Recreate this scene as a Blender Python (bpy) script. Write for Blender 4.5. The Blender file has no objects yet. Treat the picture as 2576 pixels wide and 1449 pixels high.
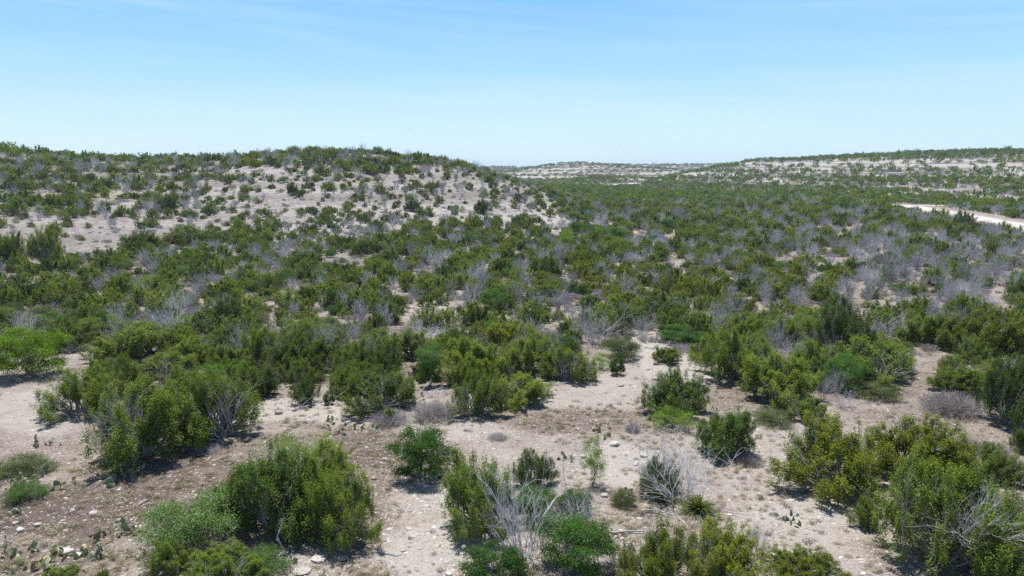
import bpy, math, random
import numpy as np

C = bpy.context.scene.collection
PI = math.pi
R = math.radians
rs = np.random.RandomState

# ------------------------------------------------------------------ camera model (picture measured 2576 x 1449)
F = 1806.0; CU = 1288.0; CV = 724.5; H = 10.0; PITCH = R(9.25)
cp, sp = math.cos(PITCH), math.sin(PITCH)

def pix_dir(u, v):
    cx = (np.asarray(u, float) - CU) / F; cy = -(np.asarray(v, float) - CV) / F
    return cx, cp + cy * sp, -sp + cy * cp

def project(x, y, z):
    z = z - H
    f = y * cp - z * sp
    up = y * sp + z * cp
    f = np.where(f < 0.1, 0.1, f)
    return CU + F * x / f, CV - F * up / f

# ------------------------------------------------------------------ noise
def _hash(i, j, s):
    n = (i.astype(np.int64) * 374761393 + j.astype(np.int64) * 668265263 + s * 1442695041) & 0x7fffffff
    n = ((n ^ (n >> 13)) * 1274126177) & 0x7fffffff
    n = ((n ^ (n >> 16)) * 668265263) & 0x7fffffff
    return (n & 0xffff) / 65535.0

def vnoise(x, y, s=0):
    xi = np.floor(x); yi = np.floor(y); fx = x - xi; fy = y - yi
    fx = fx * fx * (3 - 2 * fx); fy = fy * fy * (3 - 2 * fy)
    a = _hash(xi, yi, s); b = _hash(xi + 1, yi, s); c = _hash(xi, yi + 1, s); d = _hash(xi + 1, yi + 1, s)
    return (a + (b - a) * fx) * (1 - fy) + (c + (d - c) * fx) * fy - 0.5

def fbm(x, y, s=0, o=3):
    t = 0; a = 1.0
    for k in range(o):
        t = t + a * vnoise(x * 2 ** k + 17.3 * k, y * 2 ** k - 9.1 * k, s + k); a *= 0.5
    return t

def smooth(a, b, x):
    t = np.clip((x - a) / (b - a), 0, 1)
    return t * t * (3 - 2 * t)

# ------------------------------------------------------------------ terrain
def crest_table(pts):
    az = []; zc = []; rr = []; r0 = []
    for u, v, r, b in pts:
        dx, dy, dz = pix_dir(u, v)
        az.append(math.atan2(dx, dy)); rr.append(r); r0.append(b)
        zc.append(H + r * dz / math.hypot(dx, dy))
    A = np.linspace(-PI, PI, 4321)
    k = np.exp(-np.linspace(-2, 2, 31) ** 2); k /= k.sum()
    out = []
    for arr in (zc, rr, r0):
        t = np.interp(A, az, arr)
        t = np.concatenate([t[-15:], t, t[:15]])
        out.append(np.convolve(t, k, 'valid'))
    return A, out[0], out[1], out[2]

HILL_A = crest_table([(-3500, 420, 400, 90), (-900, 372, 330, 80), (-400, 366, 300, 75), (0, 372, 262, 72), (100, 386, 250, 74), (250, 396, 245, 76), (350, 402, 238, 80),
    (500, 402, 225, 84), (650, 396, 205, 88), (800, 388, 190, 90), (900, 390, 185, 92), (1000, 396, 180, 96),
    (1100, 409, 176, 100), (1200, 430, 170, 104), (1290, 462, 162, 106), (1400, 508, 152, 108), (1500, 552, 142, 110), (1600, 571, 140, 110), (1700, 571, 140, 110)])
HILL_B = crest_table([(1450, 492, 500, 420), (1600, 468, 560, 420), (1700, 443, 600, 410), (1780, 427, 620, 390), (1900, 404, 620, 360), (2100, 394, 610, 320),
    (2350, 384, 580, 285), (2576, 380, 560, 250), (3000, 376, 520, 220), (5000, 376, 500, 200)])
HILL_C = crest_table([(1050, 452, 1000, 700), (1200, 432, 1000, 690), (1290, 430, 1000, 690), (1340, 420, 1000, 690), (1400, 412, 1000, 690), (1480, 409, 1000, 690), (1560, 413, 1000, 690),
    (1630, 421, 1020, 700), (1700, 424, 1050, 700), (1800, 430, 1100, 700), (1900, 440, 1100, 700)])
HILL_D = crest_table([(-3000, 430, 2100, 1250), (1100, 424, 2000, 1250), (1250, 420.5, 2000, 1250), (1350, 421, 2000, 1250), (1600, 416, 1800, 1200), (1800, 413, 1700, 1200), (1900, 418, 1800, 1200), (5000, 425, 2000, 1250)])

def hill(T, az, r, fall, conv=0.45):
    A, zc, r1, r0 = T
    z1 = np.interp(az, A, zc); a1 = np.interp(az, A, r1); a0 = np.interp(az, A, r0)
    s = np.clip((r - a0) / (a1 - a0), 0, 1)
    up = conv * (s * s * (3 - 2 * s)) + (1 - conv) * s ** 1.15
    dn = 1 - 0.9 * smooth(0, fall, r - a1)
    return np.maximum(z1, 0) * up * dn, s * dn

def terrain(x, y):
    x = np.asarray(x, float); y = np.asarray(y, float)
    r = np.hypot(x, y) + 1e-6; az = np.arctan2(x, y)
    a, sa = hill(HILL_A, az, r, 230)
    b, sb = hill(HILL_B, az, r, 600)
    c, sc_ = hill(HILL_C, az, r, 500)
    d, sd = hill(HILL_D, az, r, 3000)
    z = np.maximum(np.maximum(a, b), np.maximum(c, d))
    z = np.maximum(z, 5.2 * np.exp(-((r - 600) / 60) ** 2 - ((az - .142) / .085) ** 2))
    hs = np.clip(z / 8.0, 0, 1)
    z = z + hs * (0.9 * fbm(x / 38, y / 38, 3) + 0.25 * fbm(x / 9, y / 9, 5, 2))
    z = z + hs * smooth(200, 500, r) * 1.6 * fbm(x / 90, y / 90, 9)
    # low limestone ledges: steps in height
    st = 1.6
    q = z / st; fl = np.floor(q); fr = q - fl
    z = z * (1 - 0.5 * hs) + 0.5 * hs * st * (fl + smooth(0.25, 0.75, fr))
    z = z + 0.16 * fbm(x / 11, y / 11, 1) + 0.05 * fbm(x / 2.2, y / 2.2, 2, 3) * np.exp(-r / 150)
    return z

_RR = np.concatenate([np.geomspace(11, 120, 420), np.geomspace(121, 2500, 520)])
def ground_at(u, v):
    """picture point -> point on the terrain (arrays)"""
    u = np.atleast_1d(np.asarray(u, float)); v = np.atleast_1d(np.asarray(v, float))
    dx, dy, dz = pix_dir(u, v); h = np.hypot(dx, dy)
    X = (dx / h)[:, None] * _RR; Y = (dy / h)[:, None] * _RR; Z = H + (dz / h)[:, None] * _RR
    below = Z < terrain(X, Y)
    k = np.where(below.any(1), below.argmax(1), len(_RR) - 1)
    k = np.maximum(k, 1)
    i = np.arange(len(u))
    T0 = Z[i, k - 1] - terrain(X[i, k - 1], Y[i, k - 1]); T1 = Z[i, k] - terrain(X[i, k], Y[i, k])
    t = np.clip(T0 / (T0 - T1 + 1e-9), 0, 1)
    r = _RR[k - 1] + t * (_RR[k] - _RR[k - 1])
    x = dx / h * r; y = dy / h * r
    return x, y, terrain(x, y)

# ------------------------------------------------------------------ mesh helpers
def mesh_from(name, V, Fq, mats, mi=None, tint=None, smoothf=False, tris=False):
    me = bpy.data.meshes.new(name)
    n = len(V); k = 3 if tris else 4; m = len(Fq)
    me.vertices.add(n); me.vertices.foreach_set('co', np.asarray(V, np.float32).ravel())
    me.loops.add(m * k); me.loops.foreach_set('vertex_index', np.asarray(Fq, np.int32).ravel())
    me.polygons.add(m); me.polygons.foreach_set('loop_start', np.arange(m, dtype=np.int32) * k)
    me.polygons.foreach_set('loop_total', np.full(m, k, np.int32))
    if mi is not None: me.polygons.foreach_set('material_index', np.asarray(mi, np.int32))
    if smoothf: me.polygons.foreach_set('use_smooth', np.ones(m, bool))
    for mm in mats: me.materials.append(mm)
    if tint is not None:
        at = me.attributes.new('tint', 'FLOAT', 'FACE'); at.data.foreach_set('value', np.asarray(tint, np.float32))
    me.update(calc_edges=True)
    return me

def norm(a): return a / (np.linalg.norm(a, axis=-1, keepdims=True) + 1e-9)

class Geo:
    def __init__(s): s.V = []; s.F = []; s.M = []; s.T = []; s.n = 0
    def add(s, V, Fq, m=0, t=None):
        s.V.append(V); s.F.append(Fq + s.n); s.M.append(np.full(len(Fq), m)); s.T.append(np.full(len(Fq), .5) if t is None else t); s.n += len(V)
    def leaves(s, c, d, hl, hw, rng, m=0, t=None):
        """rhombic leaf clumps: centre c, long axis d, half length hl, half width hw"""
        n = len(c); nn = norm(norm(d) + rng.normal(size=(n, 3)) * .38)      # leaf faces look out of the clump
        side = norm(np.cross(nn, rng.normal(size=(n, 3)))); d = np.cross(side, nn)
        U = d * np.reshape(hl, (-1, 1)); W = side * np.reshape(hw, (-1, 1)); B = nn * np.reshape(hw, (-1, 1)) * 0.5
        V = np.stack([c - U, c + W * 0.9 + B - U * .15, c + U, c - W + B + U * .1], 1).reshape(-1, 3)
        s.add(V, np.arange(n * 4).reshape(n, 4), m, t)
    def tubes(s, P0, P1, r0, r1, m=0, k=3):
        P0 = np.asarray(P0, float); P1 = np.asarray(P1, float); r0 = np.reshape(r0, (-1, 1)); r1 = np.reshape(r1, (-1, 1)); n = len(P0)
        if n == 0: return
        d = norm(P1 - P0); ref = np.where(np.abs(d[:, 2:3]) > .9, [[1., 0, 0]], [[0, 0, 1.]])
        a = norm(np.cross(d, ref)); b = np.cross(d, a)
        P1 = P1 + d * r0 * .5
        vs = []
        for q in range(k):
            an = 2 * PI * q / k; o = a * math.cos(an) + b * math.sin(an); vs += [P0 + o * r0, P1 + o * r1]
        V = np.stack(vs, 1).reshape(-1, 3); base = np.arange(n)[:, None] * 2 * k
        Fs = [np.concatenate([base + 2 * q, base + 2 * ((q + 1) % k), base + 2 * ((q + 1) % k) + 1, base + 2 * q + 1], 1) for q in range(k)]
        s.add(V, np.stack(Fs, 1).reshape(-1, 4), m)
    def mesh(s, name, mats, **kw):
        return mesh_from(name, np.concatenate(s.V), np.concatenate(s.F), mats, np.concatenate(s.M), np.concatenate(s.T), **kw)

def path_tubes(g, pts, r0, r1, m=0, k=3):
    pts = np.asarray(pts); n = len(pts) - 1
    rr = np.linspace(r0, r1, n + 1)
    g.tubes(pts[:-1], pts[1:], rr[:-1], rr[1:], m, k)

def bent(a, b, rng, n=4, j=0.08, sag=0.0):
    a = np.asarray(a, float); b = np.asarray(b, float); L = np.linalg.norm(b - a)
    t = np.linspace(0, 1, n + 1)[:, None]
    P = a + (b - a) * t
    P[1:-1] += rng.normal(size=(n - 1, 3)) * j * L
    P[:, 2] += sag * L * (t * (1 - t))[:, 0] * 4
    P[:, 2] = np.maximum(P[:, 2], 0.0 if a[2] <= 0.01 else 0.02); P[0] = a
    return P

# ------------------------------------------------------------------ materials
def new_mat(name):
    m = bpy.data.materials.new(name); m.use_nodes = True; nt = m.node_tree; nt.nodes.clear()
    o = nt.nodes.new('ShaderNodeOutputMaterial'); return m, nt, o
def N(nt, t, **kw):
    n = nt.nodes.new(t)
    for k, v in kw.items():
        if k in n.inputs: n.inputs[k].default_value = v
        else: setattr(n, k, v)
    return n
def ramp(nt, fac, stops):
    n = nt.nodes.new('ShaderNodeValToRGB'); e = n.color_ramp.elements
    while len(e) < len(stops): e.new(0.5)
    for q, (p, c) in zip(e, stops): q.position = p; q.color = (*c, 1) if len(c) == 3 else c
    nt.links.new(fac, n.inputs[0]); return n.outputs[0]
def mixc(nt, f, a, b, mode='MIX'):
    n = nt.nodes.new('ShaderNodeMix'); n.data_type = 'RGBA'; n.blend_type = mode
    for s, v in ((0, f), (6, a), (7, b)):
        if hasattr(v, 'links') or hasattr(v, 'is_linked'): nt.links.new(v, n.inputs[s])
        elif s == 0: n.inputs[0].default_value = v
        else: n.inputs[s].default_value = (*v, 1)
    return n.outputs[2]
def math_(nt, op, a, b=0.0, c=None):
    n = nt.nodes.new('ShaderNodeMath'); n.operation = op
    for s, v in ((0, a), (1, b), (2, c)):
        if v is None: continue
        if hasattr(v, 'is_linked'): nt.links.new(v, n.inputs[s])
        else: n.inputs[s].default_value = v
    return n.outputs[0]
def noise(nt, vec, scale, detail=3, rough=.55):
    n = nt.nodes.new('ShaderNodeTexNoise'); n.inputs['Scale'].default_value = scale; n.inputs['Detail'].default_value = detail; n.inputs['Roughness'].default_value = rough
    if vec is not None: nt.links.new(vec, n.inputs['Vector'])
    return n.outputs['Fac']

def leaf_mat(name, c0, c1, c2, trans=0.33, gloss=.55):
    """colour varies per plant, per leaf clump and slowly over the land"""
    m, nt, o = new_mat(name)
    oi = N(nt, 'ShaderNodeObjectInfo'); at = N(nt, 'ShaderNodeAttribute', attribute_name='tint'); ge = N(nt, 'ShaderNodeNewGeometry')
    f = math_(nt, 'MULTIPLY_ADD', oi.outputs['Random'], .55, math_(nt, 'MULTIPLY', at.outputs['Fac'], .5))
    f = math_(nt, 'ADD', f, math_(nt, 'MULTIPLY_ADD', noise(nt, ge.outputs['Position'], .06, 2), .5, -.25))
    col = ramp(nt, f, [(0.12, c0), (0.5, c1), (0.95, c2)])
    p = N(nt, 'ShaderNodeBsdfPrincipled', Roughness=gloss); nt.links.new(col, p.inputs['Base Color'])
    p.inputs['Specular IOR Level'].default_value = .12
    t = N(nt, 'ShaderNodeBsdfTranslucent'); nt.links.new(mixc(nt, .5, col, (c2[0] * 1.2, c2[1] * 1.2, c2[2] * .8)), t.inputs[0])
    mx = N(nt, 'ShaderNodeMixShader'); mx.inputs[0].default_value = trans
    nt.links.new(p.outputs[0], mx.inputs[1]); nt.links.new(t.outputs[0], mx.inputs[2]); nt.links.new(mx.outputs[0], o.inputs[0])
    return m

def wood_mat(name, c0, c1, scale=9):
    m, nt, o = new_mat(name); ge = N(nt, 'ShaderNodeNewGeometry'); oi = N(nt, 'ShaderNodeObjectInfo')
    f = math_(nt, 'ADD', math_(nt, 'MULTIPLY', noise(nt, ge.outputs['Position'], scale, 3), .7), math_(nt, 'MULTIPLY', oi.outputs['Random'], .3))
    col = ramp(nt, f, [(.3, c0), (.7, c1)])
    p = N(nt, 'ShaderNodeBsdfPrincipled', Roughness=.85); nt.links.new(col, p.inputs['Base Color']); nt.links.new(p.outputs[0], o.inputs[0])
    return m

M = {}
M['olive'] = leaf_mat('juniper_leaf', (.070, .110, .015), (.145, .212, .025), (.255, .330, .040))
M['dark'] = leaf_mat('dark_juniper_leaf', (.036, .070, .011), (.072, .122, .017), (.13, .20, .027), .2)
M['yellow'] = leaf_mat('yellow_juniper_leaf', (.088, .120, .012), (.160, .202, .018), (.26, .30, .03))
M['green'] = leaf_mat('broad_leaf', (.034, .085, .015), (.066, .150, .024), (.125, .25, .042), .3)
M['lime'] = leaf_mat('lime_leaf', (.10, .19, .018), (.17, .29, .025), (.28, .42, .04), .45)
M['soft'] = leaf_mat('grey_green_leaf', (.065, .125, .032), (.108, .195, .048), (.185, .29, .085), .25)
M['mute'] = leaf_mat('muted_leaf', (.075, .105, .035), (.13, .165, .055), (.21, .24, .09), .25)
M['rust'] = leaf_mat('rusty_leaf', (.20, .085, .035), (.30, .14, .06), (.40, .22, .12), .2)
M['bark'] = wood_mat('bark', (.17, .155, .15), (.42, .395, .395))
M['dead'] = wood_mat('dead_wood', (.34, .33, .335), (.66, .648, .66), 5)
M['deadgrey'] = wood_mat('grey_twig', (.30, .29, .297), (.56, .545, .56), 5)
M['mauve'] = wood_mat('mauve_twig', (.25, .222, .222), (.43, .395, .395), 4)
M['straw'] = leaf_mat('dry_blade', (.26, .22, .14), (.36, .31, .22), (.50, .44, .32), .2, .8)
M['sotol'] = leaf_mat('sotol_blade', (.05, .08, .012), (.10, .14, .02), (.20, .23, .05), .2, .35)
M['herb'] = leaf_mat('herb_leaf', (.13, .13, .075), (.18, .18, .10), (.26, .26, .16), .2)

def pad_mat():
    m, nt, o = new_mat('cactus_pad'); at = N(nt, 'ShaderNodeAttribute', attribute_name='tint'); ge = N(nt, 'ShaderNodeNewGeometry')
    c = ramp(nt, at.outputs['Fac'], [(.0, (.12, .165, .085)), (.55, (.20, .25, .14)), (.85, (.30, .33, .19)), (1., (.46, .40, .17))])
    c = mixc(nt, math_(nt, 'MULTIPLY', math_(nt, 'GREATER_THAN', noise(nt, ge.outputs['Position'], 45, 1), .64), .5), c, (.45, .42, .3))
    p = N(nt, 'ShaderNodeBsdfPrincipled', Roughness=.5); nt.links.new(c, p.inputs['Base Color']); nt.links.new(p.outputs[0], o.inputs[0]); return m
M['pad'] = pad_mat()

def rock_mat():
    m, nt, o = new_mat('limestone'); ge = N(nt, 'ShaderNodeNewGeometry'); oi = N(nt, 'ShaderNodeObjectInfo')
    f = math_(nt, 'ADD', math_(nt, 'MULTIPLY', noise(nt, ge.outputs['Position'], 7, 5), .45), math_(nt, 'MULTIPLY', oi.outputs['Random'], .5))
    c = ramp(nt, f, [(.15, (.22, .195, .18)), (.45, (.40, .37, .335)), (.8, (.58, .545, .50))])
    b = N(nt, 'ShaderNodeBump', Strength=.5, Distance=.03); nt.links.new(noise(nt, ge.outputs['Position'], 25, 5), b.inputs['Height'])
    p = N(nt, 'ShaderNodeBsdfPrincipled', Roughness=.9); nt.links.new(c, p.inputs['Base Color']); nt.links.new(b.outputs[0], p.inputs['Normal']); nt.links.new(p.outputs[0], o.inputs[0]); return m
M['rock'] = rock_mat()

def ground_mat():
    m, nt, o = new_mat('caliche_ground'); ge = N(nt, 'ShaderNodeNewGeometry'); pos = ge.outputs['Position']
    at = N(nt, 'ShaderNodeAttribute', attribute_name='tone'); ag = N(nt, 'ShaderNodeAttribute', attribute_name='grass')
    ah = N(nt, 'ShaderNodeAttribute', attribute_name='hilly')
    n1 = noise(nt, pos, .16, 5, .6); n2 = noise(nt, pos, 1.3, 5, .65); n3 = noise(nt, pos, 7, 4, .6); n4 = noise(nt, pos, 32, 3, .6)
    f = math_(nt, 'MULTIPLY_ADD', n1, .6, math_(nt, 'MULTIPLY', n2, .5)); f = math_(nt, 'SUBTRACT', f, .05)
    f = math_(nt, 'ADD', f, math_(nt, 'MULTIPLY_ADD', n3, .25, -.125))
    f = math_(nt, 'ADD', f, math_(nt, 'MULTIPLY', math_(nt, 'SUBTRACT', at.outputs['Fac'], .5), .80))
    col = ramp(nt, f, [(.22, (.155, .118, .096)), (.42, (.255, .208, .174)), (.56, (.355, .304, .262)), (.8, (.48, .435, .39))])
    # paler, greyer stony slopes
    mp = N(nt, 'ShaderNodeMapping'); mp.inputs['Scale'].default_value = (.12, .12, 2.2); nt.links.new(pos, mp.inputs[0])
    ns = noise(nt, mp.outputs[0], 1.0, 5, .65)
    mp2 = N(nt, 'ShaderNodeMapping'); mp2.inputs['Scale'].default_value = (.012, .012, .42); nt.links.new(pos, mp2.inputs[0])
    nf = noise(nt, mp2.outputs[0], 1.0, 4, .6)
    ns = math_(nt, 'ADD', math_(nt, 'MULTIPLY', ns, .5), math_(nt, 'MULTIPLY_ADD', nf, 1.1, -.3))
    hc = ramp(nt, math_(nt, 'MULTIPLY_ADD', n2, .5, math_(nt, 'MULTIPLY', ns, .6)), [(.40, (.15, .132, .12)), (.54, (.265, .237, .218)), (.70, (.49, .455, .43))])
    af = N(nt, 'ShaderNodeAttribute', attribute_name='ridge')
    hf = ramp(nt, math_(nt, 'MULTIPLY_ADD', nf, .9, math_(nt, 'MULTIPLY', n1, .15)), [(.40, (.12, .115, .105)), (.49, (.19, .178, .168)), (.56, (.42, .395, .37))])
    hc = mixc(nt, af.outputs['Fac'], hc, hf)
    col = mixc(nt, ah.outputs['Fac'], col, hc)
    # dry grass stain
    gm = math_(nt, 'MULTIPLY', ag.outputs['Fac'], math_(nt, 'MULTIPLY', n2, 1.2))
    col = mixc(nt, gm, col, (.34, .30, .15))
    # leaf litter specks and pale chips
    col = mixc(nt, ramp(nt, n3, [(.30, (.75,) * 3), (.42, (0,) * 3)]), col, (.10, .085, .072))
    vo = N(nt, 'ShaderNodeTexVoronoi', Scale=9.0); nt.links.new(pos, vo.inputs['Vector'])
    sp_ = N(nt, 'ShaderNodeSeparateColor'); nt.links.new(vo.outputs['Color'], sp_.inputs[0])
    chip = math_(nt, 'MULTIPLY', math_(nt, 'LESS_THAN', vo.outputs['Distance'], .34), math_(nt, 'GREATER_THAN', math_(nt, 'ADD', sp_.outputs[0], math_(nt, 'MULTIPLY', at.outputs['Fac'], .5)), .78))
    col = mixc(nt, math_(nt, 'MULTIPLY', chip, .8), col, (.60, .56, .51))
    vo2 = N(nt, 'ShaderNodeTexVoronoi', Scale=26.0); nt.links.new(pos, vo2.inputs['Vector'])
    sp2 = N(nt, 'ShaderNodeSeparateColor'); nt.links.new(vo2.outputs['Color'], sp2.inputs[0])
    chip2 = math_(nt, 'MULTIPLY', math_(nt, 'LESS_THAN', vo2.outputs['Distance'], .33), math_(nt, 'GREATER_THAN', math_(nt, 'ADD', sp2.outputs[0], math_(nt, 'MULTIPLY', at.outputs['Fac'], .5)), .70))
    col = mixc(nt, math_(nt, 'MULTIPLY', chip2, .6), col, (.56, .52, .47))
    col = mixc(nt, .6, col, ramp(nt, n4, [(.3, (.35, .35, .35)), (.7, (1.25, 1.22, 1.2))]), 'MULTIPLY')
    hgt = math_(nt, 'ADD', math_(nt, 'MULTIPLY', n3, .6), math_(nt, 'ADD', math_(nt, 'MULTIPLY', n4, .3), math_(nt, 'MULTIPLY', chip, .25)))
    b = N(nt, 'ShaderNodeBump', Strength=.95, Distance=.16); nt.links.new(hgt, b.inputs['Height'])
    p = N(nt, 'ShaderNodeBsdfPrincipled', Roughness=.95); p.inputs['Specular IOR Level'].default_value = .2
    nt.links.new(col, p.inputs['Base Color']); nt.links.new(b.outputs[0], p.inputs['Normal']); nt.links.new(p.outputs[0], o.inputs[0]); return m
M['ground'] = ground_mat()
def road_mat(name, c0, c1):
    m, nt, o = new_mat(name); ge = N(nt, 'ShaderNodeNewGeometry')
    aa = N(nt, 'ShaderNodeAttribute', attribute_name='across'); ab = math_(nt, 'ABSOLUTE', aa.outputs['Fac'])
    rut = ramp(nt, math_(nt, 'ADD', ab, math_(nt, 'MULTIPLY_ADD', noise(nt, ge.outputs['Position'], .5, 3), .3, -.15)), [(.1, (.0,) * 3), (.3, (.35,) * 3), (.55, (.35,) * 3), (.72, (.05,) * 3), (1., (-.25,) * 3)])
    c = ramp(nt, math_(nt, 'ADD', noise(nt, ge.outputs['Position'], .8, 6, .65), math_(nt, 'SUBTRACT', rut, .1)), [(.3, c0), (.7, c1)])
    p = N(nt, 'ShaderNodeBsdfPrincipled', Roughness=.95); nt.links.new(c, p.inputs['Base Color']); nt.links.new(p.outputs[0], o.inputs[0]); return m
M['road'] = road_mat('white_road', (.46, .42, .37), (.60, .56, .51))
M['shoulder'] = road_mat('road_shoulder', (.22, .175, .15), (.33, .275, .24))

# ------------------------------------------------------------------ plant shapes
def juniper_geo(seed, w=2.8, h=2.2, lobes=26, tufts=20, leaves=15, L=.055, W=.019, wood=True, mi=(0, 1), low=.12, flat=False):
    rng = rs(seed); g = Geo(); b = Geo()
    Rr = w / 2; cs = []; ds = []; ts = []; wd = []
    leanv = rng.normal(size=2) * .12
    ph = rng.rand() * 6.28
    for i in range(lobes):
        a = i * 2.39996 + rng.normal() * .35; rr = Rr * math.sqrt((i + .5) / lobes) * rng.uniform(.8, 1.08)
        rr *= 1 + .16 * math.sin(2 * a + ph) + .10 * math.sin(3 * a + 2 * ph)
        q = rr / Rr
        top = h * (1 - .42 * q * q) * rng.uniform(.68, 1.10)
        ex = np.array([math.cos(a) * rr + leanv[0] * top, math.sin(a) * rr + leanv[1] * top, top])
        st = np.array([math.cos(a) * rr * .55, math.sin(a) * rr * .55, h * (.28 - .18 * q)])
        base = np.array([math.cos(a) * .12 * q, math.sin(a) * .12 * q, 0])
        rl = rng.uniform(.14, .27) * w / 2.8
        if i % 13 == 4:                                          # a bare grey limb among the green ones
            for q_ in range(3): twigs(b, st + rng.normal(size=3) * .05, norm(ex - st + rng.normal(size=3) * .12), np.linalg.norm(ex - st) * rng.uniform(.5, .8), (.009) * w / 2.8, 1 if tufts < 25 else 2, rng, 3, .3, .05, mi[1])
            continue
        tl = rng.rand()
        k = max(3, int(tufts * rng.uniform(.6, 1.3)))
        t = rng.uniform(.22 if q > .55 else .42, 1.0, k)
        ax = norm(ex - st)
        cen = st + (ex - st) * t[:, None]
        # outer lobes also droop skirts of foliage
        if q > .55:
            dn = rng.rand(k) < .30
            cen[dn] = np.array([ex[0], ex[1], 0]) * rng.uniform(.72, 1.0, (dn.sum(), 1)) + np.stack([np.zeros(dn.sum()), np.zeros(dn.sum()), rng.uniform(low * h, top * .6, dn.sum())], 1)
        prof = rl * np.sqrt(np.clip(1.04 - t, 0, 1)) * 1.35
        off = rng.normal(size=(k, 3)); off[:, 2] *= .4; off = norm(off) * (prof * rng.uniform(.55, 1.0, k))[:, None]
        tc = cen + off; tc[:, 2] = np.maximum(tc[:, 2], .08)
        td = norm(norm(off) * .7 + ax * .5 + np.array([0, 0, .75]))
        path = bent(base, st + (ex - st) * .75, rng, 4, .05)
        if wood:
            path_tubes(b, path, .035 * w / 2.8 * 1.2, .01, mi[1])
            for j in range(0, k, 3):
                path_tubes(b, bent(path[2] if j % 2 else path[3], tc[j], rng, 2, .05), .009, .004, mi[1])
        tt = np.clip(tl * .5 + rng.rand(k) * .5, 0, 1)
        m = leaves
        c = (tc[:, None, :] + rng.normal(size=(k, m, 3)) * np.array([.042, .042, .10]) * (w / 2.8) * (L / .045) ** .35).reshape(-1, 3)
        d = (td[:, None, :] + rng.normal(size=(k, m, 3)) * .5).reshape(-1, 3)
        cs.append(c); ds.append(d); ts.append(np.repeat(tt, m) * .62 + rng.rand(k * m) * .38)
    c = np.concatenate(cs); d = np.concatenate(ds); t = np.concatenate(ts); n = len(c)
    c[:, 2] = np.maximum(c[:, 2], .04)
    g.leaves(c, d, L * rng.uniform(.7, 1.3, n), W * rng.uniform(.7, 1.3, n), rng, mi[0], t)
    return g, b

def twigs(g, p, d, L, r, depth, rng, kids=3, spread=.5, up=.12, m=0, nseg=3, taper=.75):
    """recursive bare branching"""
    pts = [p]; q = p; dd = d
    for i in range(nseg):
        dd = norm(dd + rng.normal(size=3) * .13 + np.array([0, 0, up]))
        q = q + dd * L / nseg; q[2] = max(q[2], .03); pts.append(q)
    path_tubes(g, pts, r, r * (.35 if depth == 0 else taper * .7), m)
    if depth > 0:
        for c in range(kids):
            k = rng.randint(1, nseg + 1)
            nd = norm(dd + rng.normal(size=3) * spread)
            twigs(g, pts[k], nd, L * rng.uniform(.5, .8), r * .62, depth - 1, rng, kids, spread, up, m, max(2, nseg - 1), taper)

def bare_geo(seed, w=2.0, h=1.8, stems=12, depth=3, kids=3, r=.02, m=0, spread=.42, fan=None, rmin=1.0):
    rng = rs(seed); g = Geo()
    for i in range(stems):
        a = rng.rand() * 2 * PI; tilt = rng.uniform(.1, 1.0) * math.atan2(w / 2, h * .75)
        d = np.array([math.cos(a) * math.sin(tilt), math.sin(a) * math.sin(tilt), math.cos(tilt)])
        if fan is not None: d = norm(d * .55 + np.array(fan))
        twigs(g, np.array([math.cos(a), math.sin(a), 0]) * rng.uniform(0, .12 * w), d, h * rng.uniform(.35, .55), r * rng.uniform(.6, 1.2), depth, rng, kids, spread, .10 if fan is None else .02, m)
    return g

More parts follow.
